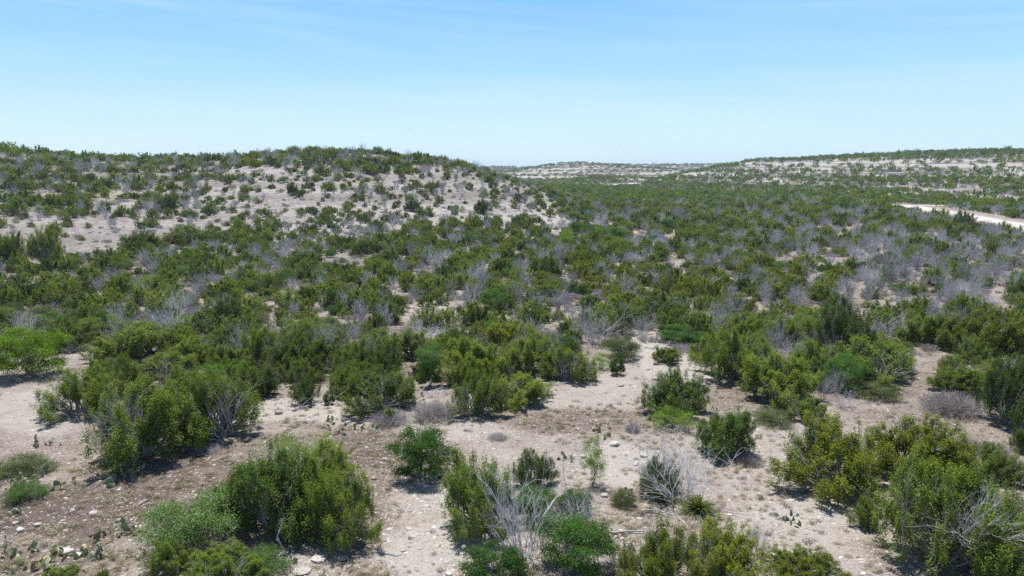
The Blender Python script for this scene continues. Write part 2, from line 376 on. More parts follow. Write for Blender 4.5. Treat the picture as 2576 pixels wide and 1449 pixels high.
def broad_geo(seed, w=2.0, h=2.0, lobes=16, tufts=20, leaves=16, L=.035, W=.022, tree=True, droop=0.0, airy=.0, gap=.3, mi=(0, 1), rr_wood=.03, stems=4):
    """broad-leaved or feathery shrub: rounded pads of leaves on forked stems"""
    rng = rs(seed); g = Geo(); b = Geo(); cs = []; ds = []; ts = []
    stem_tops = []
    for s in range(stems):
        a = s * 2 * PI / stems + rng.normal() * .4; q = rng.uniform(.15, .4)
        e = np.array([math.cos(a) * w * .5 * q, math.sin(a) * w * .5 * q, h * rng.uniform(.35, .5)])
        pth = bent((math.cos(a) * .05, math.sin(a) * .05, 0), e, rng, 4, .06)
        path_tubes(b, pth, rr_wood, rr_wood * .55, mi[1], 4); stem_tops.append(pth)
    for i in range(lobes):
        a = i * 2.39996 + rng.normal() * .4; q = math.sqrt((i + .5) / lobes) * .85
        zt = h * (1 - .45 * q * q) * [.86, .5, .68][i % 3] * rng.uniform(.88, 1.06)
        if (not tree and i % 3 == 0) or i % 4 == 3: zt = h * rng.uniform(.16, .32)
        c = np.array([math.cos(a) * q * w / 2, math.sin(a) * q * w / 2, zt])
        rl = rng.uniform(.24, .36) * w / 2.0 * np.array([1, 1, .8]); rl[2] = min(rl[2], zt * .8)
        st = stem_tops[rng.randint(stems)]
        path_tubes(b, bent(st[rng.randint(2, 5)], c, rng, 3, .08), rr_wood * .5, rr_wood * .15, mi[1])
        k = max(3, int(tufts * rng.uniform(.6, 1.3)))
        o = norm(rng.normal(size=(k, 3))); o[:, 2] = np.abs(o[:, 2]) * np.where(rng.rand(k) < .8, 1, -.6)
        tc = c + o * rl * rng.uniform(.45, 1.15 + airy, (k, 1))
        tc[:, 2] = np.maximum(tc[:, 2], .06)
        for j in range(0, k, 4): path_tubes(b, bent(c, tc[j], rng, 2, .06), rr_wood * .16, rr_wood * .08, mi[1])
        m = leaves
        sg = .06 + .05 * airy
        cc = (tc[:, None] + rng.normal(size=(k, m, 3)) * sg * w / 2).reshape(-1, 3)
        dd = (o[:, None] * .6 + rng.normal(size=(k, m, 3)) * .7 + np.array([0, 0, -droop + .15])).reshape(-1, 3)
        tl = rng.rand(); cs.append(cc); ds.append(dd); ts.append(np.clip(tl * .35 + np.repeat(rng.rand(k), m) * .4 + rng.rand(k * m) * .25, 0, 1))
    c = np.concatenate(cs); d = np.concatenate(ds); t = np.concatenate(ts); n = len(c)
    c[:, 2] = np.maximum(c[:, 2], .03)
    g.leaves(c, d, L * rng.uniform(.7, 1.3, n), W * rng.uniform(.7, 1.3, n), rng, mi[0], t)
    return g, b

def merge(g, b):
    if b.V:
        for V, Fq, m_, t in zip(b.V, b.F, b.M, b.T):
            g.V.append(V); g.F.append(Fq + g.n); g.M.append(m_); g.T.append(t)
        g.n += sum(len(v) for v in b.V)
    return g

def pad_geo(c, nrm, upv, s, tint, rng):
    """one cactus pad: flattened egg"""
    nu, nv = 10, 7
    a = norm(np.cross(upv, nrm)); upv = norm(np.cross(nrm, a))
    V = []
    for j in range(nv + 1):
        th = PI * j / nv
        for i in range(nu):
            ph = 2 * PI * i / nu
            x = math.sin(th) * math.cos(ph) * .5 * (1 - .18 * math.cos(th) * -1); y = math.sin(th) * math.sin(ph) * .09; z = -math.cos(th) * .58 + .58
            V.append(c + (a * x + nrm * y + upv * z) * s)
    Fq = [(j * nu + i, j * nu + (i + 1) % nu, (j + 1) * nu + (i + 1) % nu, (j + 1) * nu + i) for j in range(nv) for i in range(nu)]
    return np.array(V), np.array(Fq), np.full(len(Fq), tint)

def cactus_pads(seed, w=.8, n=14, yellow=.15):
    rng = rs(seed); pads = []; out = []
    for i in range(n):
        if i < n * .45 or not pads:
            c = np.array([rng.uniform(-.5, .5) * w, rng.uniform(-.5, .5) * w, -.02]); up = norm(rng.normal(size=3) * .35 + np.array([0, 0, 1])); s = rng.uniform(.12, .20)
        else:
            pc, pu, ps = pads[rng.randint(len(pads))]
            c = pc + pu * ps * 1.02; up = norm(pu + rng.normal(size=3) * .45 + np.array([0, 0, .3])); s = ps * rng.uniform(.7, .95)
        nr = norm(rng.normal(size=3) * np.array([1, 1, .35]))
        pads.append((c, up, s))
        out.append(pad_geo(c, nr, up, s, 1.0 if rng.rand() < yellow else rng.rand() * .85, rng))
    return out

def sotol_geo(seed, w=1.0, h=.75, n=170):
    rng = rs(seed); g = Geo()
    for i in range(n):
        a = rng.rand() * 2 * PI; el = rng.uniform(.05, 1.45); L = w * .55 * rng.uniform(.7, 1.1)
        d = np.array([math.cos(a) * math.cos(el), math.sin(a) * math.cos(el), math.sin(el)]); s = norm(np.cross(d, [0, 0, 1.])) * .013
        p0 = np.array([0, 0, .12]); p1 = p0 + d * L * .55; p2 = p0 + d * L + np.array([0, 0, -.22 * L * math.cos(el)])
        th = np.array([0, 0, .006])
        V = np.array([p0 - s, p0 + s, p1 + s * .9, p1 - s * .9, p2 + s * .15, p2 - s * .15, p0 + th, p1 + th * 2])
        g.add(V, np.array([(0, 1, 2, 3), (3, 2, 4, 5)]), 0, np.full(2, rng.rand()))
    return g

def twig_ball(seed, w=1.2, h=.6, n=420, r=.004, m=0):
    rng = rs(seed); g = Geo()
    for i in range(n):
        a = rng.rand() * 2 * PI; q = rng.rand() ** .5; b0 = np.array([math.cos(a) * q * w * .3, math.sin(a) * q * w * .3, 0])
        e = np.array([math.cos(a) * q * w * .5, math.sin(a) * q * w * .5, h * (1 - .45 * q * q) * rng.uniform(.55, 1.05)])
        P = bent(b0, e, rng, 3, .07, .06); path_tubes(g, P, r, r * .5, m)
        for k in range(2): path_tubes(g, [P[2], P[2] + norm(P[3] - P[1] + rng.normal(size=3) * .25) * .16 * w], r * .7, r * .4, m)
    return g

def tuft_geo(seed, w=.3, h=.22, n=46):
    rng = rs(seed); g = Geo()
    a = rng.rand(n) * 2 * PI; q = rng.rand(n)
    c0 = np.stack([np.cos(a) * q * w * .25, np.sin(a) * q * w * .25, np.zeros(n)], 1)
    d = np.stack([np.cos(a) * q * .9, np.sin(a) * q * .9, np.ones(n)], 1); d = norm(d); L = h * rng.uniform(.5, 1.1, n) / 2
    g.leaves(c0 + d * L[:, None], d, L, np.full(n, .006), rng, 0, rng.rand(n)); return g

def herb_geo(seed, w=.35, h=.18, n=110):
    rng = rs(seed); g = Geo(); o = norm(rng.normal(size=(n, 3))); o[:, 2] = np.abs(o[:, 2])
    c = o * np.array([w / 2, w / 2, h]) * rng.uniform(.3, 1, (n, 1)); g.leaves(c, o + rng.normal(size=(n, 3)) * .6, rng.uniform(.012, .03, n), rng.uniform(.006, .012, n), rng, 0, rng.rand(n)); return g

def rock_mesh(name, seed, sub=2, flat=.6):
    import bmesh
    bm = bmesh.new(); bmesh.ops.create_icosphere(bm, subdivisions=sub, radius=.5); rng = rs(seed)
    pl = norm(rng.normal(size=(9, 3))); dd = rng.uniform(.27, .46, 9)
    for v in bm.verts:
        p = np.array(v.co)
        for a, q in zip(pl, dd):
            e = p @ a - q
            if e > 0: p = p - a * e * .9
        p = p * (1 + rng.normal() * .02); p[2] *= flat; v.co = p + np.array([0, 0, flat * .28])
    me = bpy.data.meshes.new(name); bm.to_mesh(me); bm.free(); me.materials.append(M['rock']); return me

# ------------------------------------------------------------------ templates: crown mesh + trunk mesh, near and mid range; whole mesh for far
def jun_pair(nm, seed, mat, **kw):
    g, b = juniper_geo(seed, mi=(0, 0), **kw)
    return g.mesh(nm + '_crown', [M[mat]]), b.mesh(nm + '_trunk', [M['bark']])
def broad_pair(nm, seed, mat, **kw):
    g, b = broad_geo(seed, mi=(0, 0), **kw)
    return g.mesh(nm + '_crown', [M[mat]]), b.mesh(nm + '_trunk', [M['bark']])
TPL = {}
SZ = {}
NEARJ = [jun_pair('juniper', 10 + i, 'olive', w=2.8, h=2.2, lobes=[54, 46, 60, 50, 56, 44][i], tufts=27, leaves=32, L=.026, W=.012) for i in range(6)]
MIDJ = []
for i in range(6):
    g, b = juniper_geo(40 + i, w=2.8, h=2.2, lobes=[30, 26, 34, 28, 32, 25][i], tufts=18, leaves=9, L=.062, W=.032, mi=(0, 1)); MIDJ.append(merge(g, b).mesh('juniper_mid', [M['olive'], M['bark']]))
SZ['J'] = (2.8, 2.2)
NEARP = [broad_pair('broadleaf', 70 + i, 'green', w=2., h=2., lobes=26, tufts=38, leaves=22, L=.023, W=.015, tree=(i == 2)) for i in range(3)]
MIDP = []
for i in range(3):
    g, b = broad_geo(80 + i, w=2., h=2., lobes=20, tufts=18, leaves=8, L=.055, W=.038, tree=(i == 2)); MIDP.append(merge(g, b).mesh('broadleaf_mid', [M['green'], M['bark']]))
SZ['P'] = (2.0, 2.0)
NEARL = [broad_pair('mesquite', 90 + i, 'lime', w=2., h=2.1, lobes=18, tufts=26, leaves=15, L=.034, W=.011, airy=.4, droop=.2, rr_wood=.03) for i in range(2)]
SZ['L'] = (2.0, 2.1)
NEARS = [broad_pair('softshrub', 95 + i, 'soft', w=2., h=1.6, lobes=24, tufts=34, leaves=22, L=.022, W=.012, airy=.15, tree=False, stems=8, rr_wood=.018) for i in range(3)]
SZ['S'] = (2.0, 1.6)
NEARB = [bare_geo(110 + i, 2.2, 1.8, stems=26, depth=3, kids=3, r=.0095, spread=.30).mesh('bare', [M['dead']]) for i in range(3)]
MIDB = [bare_geo(120 + i, 2.0, 1.8, stems=24, depth=2, kids=4, r=.017, spread=.34).mesh('bare_mid', [M['deadgrey'] if i % 2 else M['dead']]) for i in range(4)]
FANB = [bare_geo(130 + i, 1.6, 1.6, stems=14, depth=3, kids=3, r=.009, fan=(-.45, 0, .5), spread=.22).mesh('fan_branch', [M['dead']]) for i in range(2)]
SZ['B'] = (2.3, 1.75)
TBALL = [twig_ball(140 + i).mesh('twig_ball', [M['mauve']]) for i in range(2)]
SZ['T'] = (1.2, .6)
SOTOL = sotol_geo(150).mesh('sotol_blades', [M['sotol']]); SZ['Z'] = (1.0, .75)

# ------------------------------------------------------------------ object helpers
def tag(o, label=None, cat=None, group=None, kind=None):
    if label: o['label'] = label
    if cat: o['category'] = cat
    if group: o['group'] = group
    if kind: o['kind'] = kind
    return o
def ob(name, me, parent=None, loc=None, rz=0, sc=None):
    o = bpy.data.objects.new(name, me); C.objects.link(o)
    if parent is not None: o.parent = parent
    if loc is not None: o.location = loc
    o.rotation_euler = (0, 0, rz)
    if sc is not None: o.scale = sc
    return o
def setmat(o, mat, slot=0):
    s = o.material_slots[slot]; s.link = 'OBJECT'; s.material = M[mat]

# ------------------------------------------------------------------ ground sheet
def ellf(u, v, L):
    out = np.zeros(np.shape(u))
    for cu, cv, ru, rv, a in L:
        d = ((u - cu) / ru) ** 2 + ((v - cv) / rv) ** 2
        out = np.maximum(out, a * (1 - smooth(.55, 1.25, d)))
    return out
# stretches of paler, stony ground and browner ground (picture position, size, strength)
PALE = [(1650, 880, 110, 45, 1), (1720, 930, 100, 40, .8), (1150, 1390, 200, 90, 1), (1100, 1270, 130, 80, .6), (1560, 1170, 110, 60, .7), (900, 1030, 200, 40, .9), (700, 1030, 150, 30, .7), (1500, 990, 180, 45, .35),
        (1150, 1080, 150, 30, .4), (760, 1420, 90, 60, .6), (1950, 1100, 120, 60, .2), (2000, 1330, 180, 80, .35), (2100, 1400, 80, 60, .3), (100, 1040, 140, 60, .5), (1110, 780, 90, 25, .8), (1270, 800, 70, 25, .6)]
BROWN = [(200, 1290, 320, 70, .9), (450, 1190, 250, 55, .8), (1450, 1060, 220, 35, .5), (150, 1400, 200, 70, .4), (940, 1130, 110, 50, .5), (1150, 1440, 60, 30, .5), (1700, 1000, 90, 40, .3), (650, 1130, 130, 40, .4)]
def build_ground():
    az = np.concatenate([np.arange(-180, -56, 3.0), np.arange(-56, 56, .2), np.arange(56, 180, 3.0)]) * PI / 180
    r = np.concatenate([[.5, 2, 5, 8], np.geomspace(10, 150, 330), np.geomspace(152, 1200, 260), np.geomspace(1230, 3200, 40)])
    A, Rr = np.meshgrid(az, r); X = Rr * np.sin(A); Y = Rr * np.cos(A); Z = terrain(X, Y)
    na, nr = len(az), len(r)
    V = np.stack([X, Y, Z], -1).reshape(-1, 3)
    i, j = np.meshgrid(np.arange(nr - 1), np.arange(na)); i = i.ravel(); j = j.ravel(); j2 = (j + 1) % na
    Fq = np.stack([i * na + j, i * na + j2, (i + 1) * na + j2, (i + 1) * na + j], 1)
    me = mesh_from('ground', V, Fq, [M['ground']], smoothf=True)
    U, Vv = project(X.ravel(), Y.ravel(), Z.ravel()); front = Y.ravel() > 5
    tone = .5 + np.where(front, .5 * ellf(U, Vv, PALE) - .5 * ellf(U, Vv, BROWN), 0)
    tone = np.clip(tone + .25 * fbm(X.ravel() / 6, Y.ravel() / 6, 31), 0, 1)
    grass = np.where(front, ellf(U, Vv, [(130, 492, 210, 14, 1), (930, 455, 60, 10, .5), (2500, 590, 60, 12, .4), (1580, 590, 40, 10, .6), (1180, 1310, 60, 14, .5), (230, 700, 60, 20, .4)]), 0)
    rr = np.hypot(X, Y).ravel()
    hilly = np.clip(smooth(70, 105, rr) * np.where(U < 1600, 1, 0) + smooth(230, 330, rr), 0, 1)
    for nm, a in (('tone', tone), ('grass', grass), ('hilly', hilly), ('ridge', smooth(260, 420, rr))):
        at = me.attributes.new(nm, 'FLOAT', 'POINT'); at.data.foreach_set('value', a.astype(np.float32))
    tag(ob('ground', me), 'pale stony caliche ground running from the clearing up the hills', kind='structure')
build_ground()

def drape(name, pts, widths, mat, lift, label):
    """a strip laid on the terrain along picture points"""
    x, y, z = ground_at([p[0] for p in pts], [p[1] for p in pts])
    P = np.stack([x, y], 1); L = np.concatenate([[0], np.cumsum(np.linalg.norm(np.diff(P, axis=0), axis=1))])
    n = int(L[-1] / 1.2) + 2; s = np.linspace(0, L[-1], n)
    px = np.interp(s, L, x); py = np.interp(s, L, y); wd = np.interp(s, L, widths)
    k = np.ones(9) / 9
    px = np.convolve(np.pad(px, 4, 'edge'), k, 'valid'); py = np.convolve(np.pad(py, 4, 'edge'), k, 'valid')
    t = norm(np.stack([np.gradient(px), np.gradient(py)], 1)); nn = np.stack([-t[:, 1], t[:, 0]], 1)
    m = 13; V = []
    edge = .10 * vnoise(s / 3.0, s * 0, 77), .10 * vnoise(s / 3.0, s * 0 + 5, 78)
    for q in range(m):
        f = q / (m - 1) * 2 - 1
        f = f * (1 + (edge[0] if f < 0 else edge[1]))
        X = px + nn[:, 0] * wd / 2 * f; Y = py + nn[:, 1] * wd / 2 * f
        V.append(np.stack([X, Y, terrain(X, Y) + lift - (.05 if q in (0, m - 1) else 0)], 1))
    V = np.stack(V, 1).reshape(-1, 3)
    i, j = np.meshgrid(np.arange(n - 1), np.arange(m - 1)); i = i.ravel(); j = j.ravel()
    me = mesh_from(name, V, np.stack([i * m + j, i * m + j + 1, (i + 1) * m + j + 1, (i + 1) * m + j], 1), [M[mat]], smoothf=True)
    at = me.attributes.new('across', 'FLOAT', 'POINT'); at.data.foreach_set('value', np.tile(np.linspace(-1, 1, m), n).astype(np.float32))
    tag(ob(name, me), label, kind='structure')
    return np.stack([px, py], 1)
ROADPTS = [(2760, 612), (2576, 570), (2500, 556), (2430, 543), (2370, 532), (2320, 524), (2285, 518), (2240, 514)]
sh_line = drape('road_shoulder', ROADPTS, [15, 14, 13, 13, 12, 12, 10, 8], 'shoulder', .05, 'bare pinkish soil along both sides of the white dirt road')
rd_line = drape('road', ROADPTS, [5.6, 5.6, 5.4, 5.2, 5, 5, 4.6, 4.2], 'road', .085, 'white crushed stone road curving out of the scrub')
sp_line = drape('path', [(2280, 517.5), (2340, 517), (2400, 518), (2470, 519)], [5, 5, 5, 4], 'road', .12, 'thin pale track branching off the white dirt road')
far_line = drape('track', [(1480, 467.5), (1530, 465.5), (1570, 463.5), (1610, 462.5)], [11, 12, 11, 9], 'road', .25, 'short white stretch of road far off in the valley scrub')
ROADS = [(rd_line, 7.5), (sp_line, 4.0), (far_line, 9.0)]
def road_dist_ok(x, y):
    ok = np.ones(len(x), bool)
    for ln, w in ROADS:
        for q in ln[::2]: ok &= (x - q[0]) ** 2 + (y - q[1]) ** 2 > w * w
    # keep a clear sight line onto the road: nothing tall on the near verge
    return ok

# ------------------------------------------------------------------ plants of the clearing and the first ranks, one by one
# (kind, u, v_base, width px, height px, label)
CAT = {'J': ('juniper_shrub', 'juniper'), 'D': ('juniper_shrub', 'juniper'), 'Y': ('juniper_shrub', 'juniper'), 'P': ('green_shrub', 'green shrub'), 'L': ('mesquite_shrub', 'mesquite'),
       'S': ('soft_shrub', 'grey-green shrub'), 'B': ('bare_shrub', 'bare shrub'), 'T': ('twiggy_bush', 'twiggy bush'), 'Z': ('sotol_plant', 'sotol'), 'M': ('soft_shrub', 'grey-green shrub'), 'R': ('rusty_juniper', 'dead juniper'), 'V': ('mesquite_shrub', 'mesquite')}
NEAR = [
('J', 215, 1052, 175, 150, 'upright olive juniper at the left end of the clump bordering the clearing'),
('J', 300, 985, 130, 110, 'spiky olive juniper tucked behind the left end of the clearing clump'),
('J', 348, 1168, 245, 240, 'big dark juniper with a grey dead streak, casting black shade on the clearing'),
('J', 455, 1075, 170, 165, 'dense juniper squeezed between the grey-streaked juniper and its rounder neighbour'),
('J', 555, 1112, 220, 205, 'broad rounded juniper ending the big clump above the pile of sticks'),
('J', 600, 1010, 140, 120, 'olive juniper rising behind the right end of the big clump'),
('P', 560, 965, 130, 75, 'vivid green broadleaf shrub poking over the top of the big juniper clump'),
('P', 480, 1000, 70, 80, 'narrow vivid green shrub wedged in the middle of the big juniper clump'),
('J', 420, 955, 150, 60, 'low olive juniper along the back edge of the big clump'),
('V', 78, 950, 160, 150, 'spreading lime green mesquite with a dark leaning trunk at the left edge'),
('J', 150, 880, 150, 90, 'dark olive juniper right behind the spreading lime mesquite'),
('D', 690, 1350, 250, 250, 'large dark juniper in the middle of the mixed clump by the pale stones'),
('J', 875, 1368, 185, 240, 'tall olive juniper leaning out over the pale stony gap'),
('J', 810, 1200, 110, 100, 'spiky dark juniper tip at the top of the mixed clump'),
('P', 785, 1330, 150, 125, 'rounded green broadleaf shrub set into the front of the mixed clump'),
('S', 500, 1372, 210, 190, 'soft bluish green shrub at the left side of the mixed clump'),
('P', 620, 1290, 130, 115, 'leafy green shrub between the bluish shrub and the large dark juniper'),
('J', 565, 1475, 190, 130, 'low olive juniper at the bottom of the mixed clump'),
('S', 650, 1450, 130, 90, 'grey-green shrub at the foot of the large dark juniper'),
('J', 440, 1440, 110, 100, 'small olive juniper at the outer corner of the mixed clump'),
('L', 722, 1225, 125, 150, 'airy light green mesquite standing open above the mixed clump'),
('L', 818, 1180, 85, 95, 'small feathery mesquite beside the airy one above the mixed clump'),
('L', 640, 1225, 95, 75, 'wispy mesquite top showing over the bluish green shrub'),
('P', 1065, 1212, 150, 158, 'rounded rich green shrub standing alone in the clearing with two stones at its foot'),
('J', 968, 1038, 195, 135, 'broad olive juniper behind the mauve twiggy bushes'),
('J', 1192, 1052, 135, 130, 'olive juniper beside the arched dead branch'),
('J', 1305, 1020, 150, 95, 'low rounded juniper at the tip of the clump over the open path'),
('D', 772, 1018, 66, 92, 'dark columnar green juniper standing at the edge of the pale stones'),
('P', 828, 1018, 28, 55, 'slim dark green sprout beside the columnar juniper'),
('P', 1084, 975, 56, 95, 'narrow bright green shrub between two olive junipers near the dead arch'),
('T', 982, 1068, 100, 50, 'low mauve twiggy bush at the stony edge, the one farther from the dead arch'),
('T', 1092, 1058, 125, 58, 'low mauve twiggy bush spreading under the arched dead branch'),
('J', 1195, 955, 170, 125, 'bushy juniper on the slope above the arched dead branch'),
('J', 1320, 945, 150, 125, 'bushy juniper whose skirt meets the low rounded juniper by the path'),
('J', 735, 945, 165, 125, 'large open juniper behind the pale stones, beside the grey twigs'),
('J', 655, 925, 120, 120, 'juniper with grey stems showing, left of the large open one'),
('J', 870, 955, 110, 110, 'juniper between the columnar dark one and the broad olive one'),
('J', 800, 905, 150, 110, 'full green juniper above the columnar dark one'),
('B', 720, 960, 60, 55, 'small tangle of grey twigs at the edge of the pale stones'),
('B', 780, 940, 60, 45, 'pale grey twigs sticking up behind the columnar juniper'),
('J', 1435, 962, 130, 100, 'grey-streaked juniper at the back of the open path'),
('L', 1512, 930, 60, 48, 'small yellowish mesquite beside the grey-streaked juniper'),
('P', 1408, 892, 100, 72, 'glossy bright green shrub behind the grey-streaked juniper'),
('P', 1552, 945, 38, 62, 'tiny upright bright green shrub standing on the open path'),
('M', 1560, 905, 92, 82, 'dull grey-green bush at the mouth of the gravel wash'),
('J', 1675, 914, 78, 55, 'small open juniper on the white gravel wash'),
('D', 1678, 1042, 170, 128, 'dark ragged juniper standing free at the right of the open path'),
('L', 1690, 1082, 110, 62, 'yellow-green low mesquite at the foot of the dark ragged juniper'),
('D', 1812, 1142, 155, 140, 'upright dark juniper with pointed tips behind the big dead bush'),
('J', 1850, 960, 160, 155, 'tall olive juniper on the right bank of the gravel wash'),
('J', 1955, 1010, 190, 145, 'wide olive juniper with black shade at its left, beyond the gravel wash'),
('B', 1705, 1282, 270, 240, 'big white dead bush with long bare branches spread over the clearing'),
('D', 1645, 1250, 110, 110, 'dark juniper half hidden inside the big dead bush'),
('Z', 1755, 1296, 115, 75, 'spiky green sotol at the foot of the big dead bush'),
('D', 2108, 895, 135, 150, 'very dark round-topped juniper tree rising over the right thicket'),
('J', 2195, 962, 225, 125, 'wide olive juniper below the very dark round-topped one'),
('P', 2122, 985, 100, 105, 'fresh green shrub in front of the very dark round-topped juniper'),
('J', 2335, 872, 145, 105, 'olive juniper above the woodpile of grey sticks'),
('Y', 2455, 885, 185, 125, 'broad yellow-green juniper near the right edge'),
('D', 2535, 1075, 160, 200, 'tall dark juniper with a grey trunk at the right edge'),
('J', 2425, 985, 150, 85, 'juniper spilling over the mauve bush near the right edge'),
('T', 2395, 1045, 150, 75, 'wide dull mauve bush under the tall dark juniper at the right edge'),
('J', 2030, 1062, 90, 75, 'small juniper on the near side of the grey brush'),
('Y', 2090, 1245, 265, 220, 'large yellow-green juniper with open stems shading the sandy ground'),
('Y', 2280, 1190, 240, 175, 'large yellow-green juniper joined behind the open-stemmed one'),
('J', 2365, 1435, 310, 320, 'huge dark juniper with bare grey branches in the bottom right corner'),
('J', 2530, 1450, 210, 290, 'tall juniper against the right edge beside the huge one'),
('J', 2470, 1210, 150, 110, 'olive juniper top between the huge juniper and the right edge'),
('J', 2180, 1330, 70, 90, 'thin straggling juniper branch clump at the edge of the black shade'),
('Y', 1650, 1500, 190, 200, 'yellow-tipped juniper at the bottom edge, below the sotol'),
('Y', 1795, 1490, 200, 195, 'yellow-tipped juniper at the bottom edge, beside the grey twigs'),
('Y', 2035, 1490, 215, 135, 'low yellow-tipped juniper cut off by the bottom edge beside the sand'),
('J', 1218, 1348, 195, 225, 'olive juniper leaning left beside the pale stony gap'),
('D', 1335, 1235, 110, 110, 'dark juniper at the top of the central clump of dead wood'),
('B', 1325, 1425, 270, 300, 'tall silvery dead shrub sprawling over the central clump'),
('B', 1450, 1365, 150, 160, 'silvery dead shrub standing behind the bright green one in the central clump'),
('P', 1345, 1310, 130, 110, 'dark green leafy shrub in the middle of the central clump'),
('P', 1445, 1450, 190, 180, 'bright green shrub at the right of the central clump'),
('P', 1445, 1290, 90, 80, 'green leafy shrub at the back of the central clump'),
('P', 1245, 1470, 160, 130, 'bright green shrub at the bottom edge below the leaning juniper'),
('B', 1560, 1440, 90, 110, 'thin grey twigs between the central clump and the yellow-tipped juniper'),
('L', 1492, 1225, 62, 135, 'spindly upright mesquite on the gravel, alone'),
('M', 1568, 1276, 55, 65, 'small dull bush beside the dead bush, with a dark stick'),
('S', 70, 1262, 85, 75, 'small dark green shrub among cactus at the left edge'),
('M', 60, 1195, 130, 45, 'low grey-green brush behind the cactus at the left edge'),
('J', 150, 1475, 90, 55, 'juniper tips just showing at the bottom left'),
('J', 262, 1472, 36, 45, 'tiny juniper tip at the bottom edge near the cactus patch'),
('T', 1252, 1106, 52, 24, 'tiny twiggy bush alone on the open path'),
('T', 1592, 1088, 42, 30, 'tiny mauve bush at the gravel beside the ragged juniper'),
('T', 1885, 1172, 62, 38, 'small grey bush right of the upright dark juniper'),
('M', 1945, 1068, 95, 55, 'pale soft brush behind the open-stemmed yellow juniper'),
('T', 2495, 1145, 85, 40, 'small grey bush on the sandy patch at the right'),
('T', 2440, 1128, 55, 30, 'smallest grey bush on the sandy patch at the right'),
('M', 2200, 1000, 120, 62, 'grey-blue brush below the wide olive juniper'),
('B', 2070, 1010, 70, 80, 'grey bare brush above the yellow-green junipers'),
('B', 2120, 1030, 80, 60, 'thin bare brush between the fresh green shrub and the yellow junipers'),
('T', 520, 1140, 75, 18, 'flat pile of grey sticks on the clearing by the big clump'),
('B', 1905, 1395, 85, 100, 'thin dark leafless twigs rising from the sand'),
('B', 2310, 1330, 150, 160, 'bare grey branches inside the huge corner juniper'),
('B', 2490, 1440, 130, 60, 'fallen grey branches at the foot of the corner junipers'),
# the middle ranks that stand out
('D', 345, 633, 88, 55, 'dark round juniper alone on the bare pale slope'),
('J', 118, 668, 85, 105, 'tall juniper standing on the pale flat at the left'),
('J', 18, 662, 75, 80, 'dark juniper cut by the left edge on the pale flat'),
('D', 420, 532, 40, 45, 'upright dark green juniper standing over the others on the far slope'),
('D', 1216, 538, 44, 36, 'dark juniper on the far slope above the thicket'),
('D', 1036, 532, 40, 32, 'dark dome-shaped juniper among pale stones on the hillside'),
('R', 428, 614, 34, 24, 'rust-brown dead juniper at the edge of the thicket'),
('J', 475, 612, 110, 50, 'olive juniper beside the rust-brown dead one'),
('D', 2412, 582, 68, 46, 'dark juniper standing just below the white road'),
('J', 2295, 622, 85, 38, 'flat-topped olive juniper in the grey brush below the road'),
('D', 1362, 478, 28, 16, 'dark juniper sticking up on the shoulder of the hill'),
('P', 1545, 602, 58, 44, 'bright green rounded shrub far back in the valley thicket'),
('P', 1462, 588, 66, 40, 'bright green shrub at the back edge of the thicket'),
('P', 1680, 576, 42, 26, 'small bright green shrub far along the valley thicket'),
('P', 1570, 632, 52, 34, 'vivid green shrub beside the small sandy opening'),
('L', 1425, 618, 40, 44, 'lime mesquite beside the bright shrubs at the back of the thicket'),
('L', 375, 722, 62, 38, 'lime crown over the thicket beside the crooked grey tree'),
('L', 228, 855, 68, 62, 'lime mesquite in the shade of the left thicket'),
('L', 280, 830, 55, 50, 'smaller lime mesquite beside the one in the left thicket'),
('B', 1500, 872, 165, 125, 'wide silver-grey leafless shrub at the top of the gravel wash'),
('B', 1082, 862, 120, 66, 'fan of white leafless stems beside the pale opening'),
('B', 1188, 760, 78, 60, 'pale leafless shrub behind the pale opening'),
('B', 1345, 850, 90, 60, 'grey leafless shrub right of the pale opening'),
('B', 1612, 845, 85, 72, 'white forked dead shrub beside the dark green bush'),
('B', 1790, 842, 90, 78, 'bluish-white leafless shrub beside the round green bush'),
('B', 655, 700, 56, 44, 'pale leafless shrub in the thicket left of centre'),
('B', 905, 600, 95, 28, 'lavender leafless shrub at the top edge of the thicket'),
('B', 2005, 925, 100, 95, 'pale leafless shrub between the wide olive juniper and the dark tree'),
('B', 2215, 860, 115, 85, 'leafless lilac-grey shrub in the opening right of the dark tree'),
('B', 2450, 772, 70, 68, 'white dead tree skeleton in the right thicket'),
('B', 2500, 790, 60, 50, 'white dead shrub next to the dead tree skeleton'),
('B', 452, 800, 110, 95, 'crooked grey dead tree over the left thicket'),
('S', 480, 830, 100, 55, 'grey-green shrub under the crooked grey dead tree'),
('P', 1712, 866, 112, 66, 'round green bush at the head of the gravel wash'),
('P', 1160, 888, 58, 62, 'bright green shrub below the pale opening'),
('D', 1160, 792, 22, 44, 'slim dark shrub standing in the pale opening'),
('P', 848, 792, 50, 38, 'vivid green shrub inside the middle thicket'),
('D', 568, 825, 105, 90, 'full dark green juniper beside the stony strip'),
('J', 760, 875, 175, 85, 'large fresh olive juniper in front of the middle thicket'),
('D', 1640, 812, 130, 70, 'dark olive juniper behind the white forked dead shrub'),
('D', 1120, 800, 1, 1, ''),
('J', 1640, 1022, 60, 60, ''),
('J', 2575, 1140, 60, 130, 'juniper edge cut by the frame above the sandy patch'),
('J', 2010, 938, 95, 60, 'dull juniper behind the pale leafless shrub'),
('J', 20, 850, 120, 90, 'olive juniper behind the lime mesquite at the left edge'),
('J', 350, 905, 190, 110, 'deep green juniper above the bare patch behind the big clump'),
('J', 270, 905, 100, 60, 'low green juniper at the edge of the bare patch behind the big clump'),
('D', 190, 840, 140, 80, 'dark juniper over the shaded hollow of the left thicket'),
('J', 500, 920, 130, 85, 'brownish olive juniper behind the vivid green shrub of the big clump'),
('J', 1040, 900, 130, 90, 'juniper below the fan of white stems'),
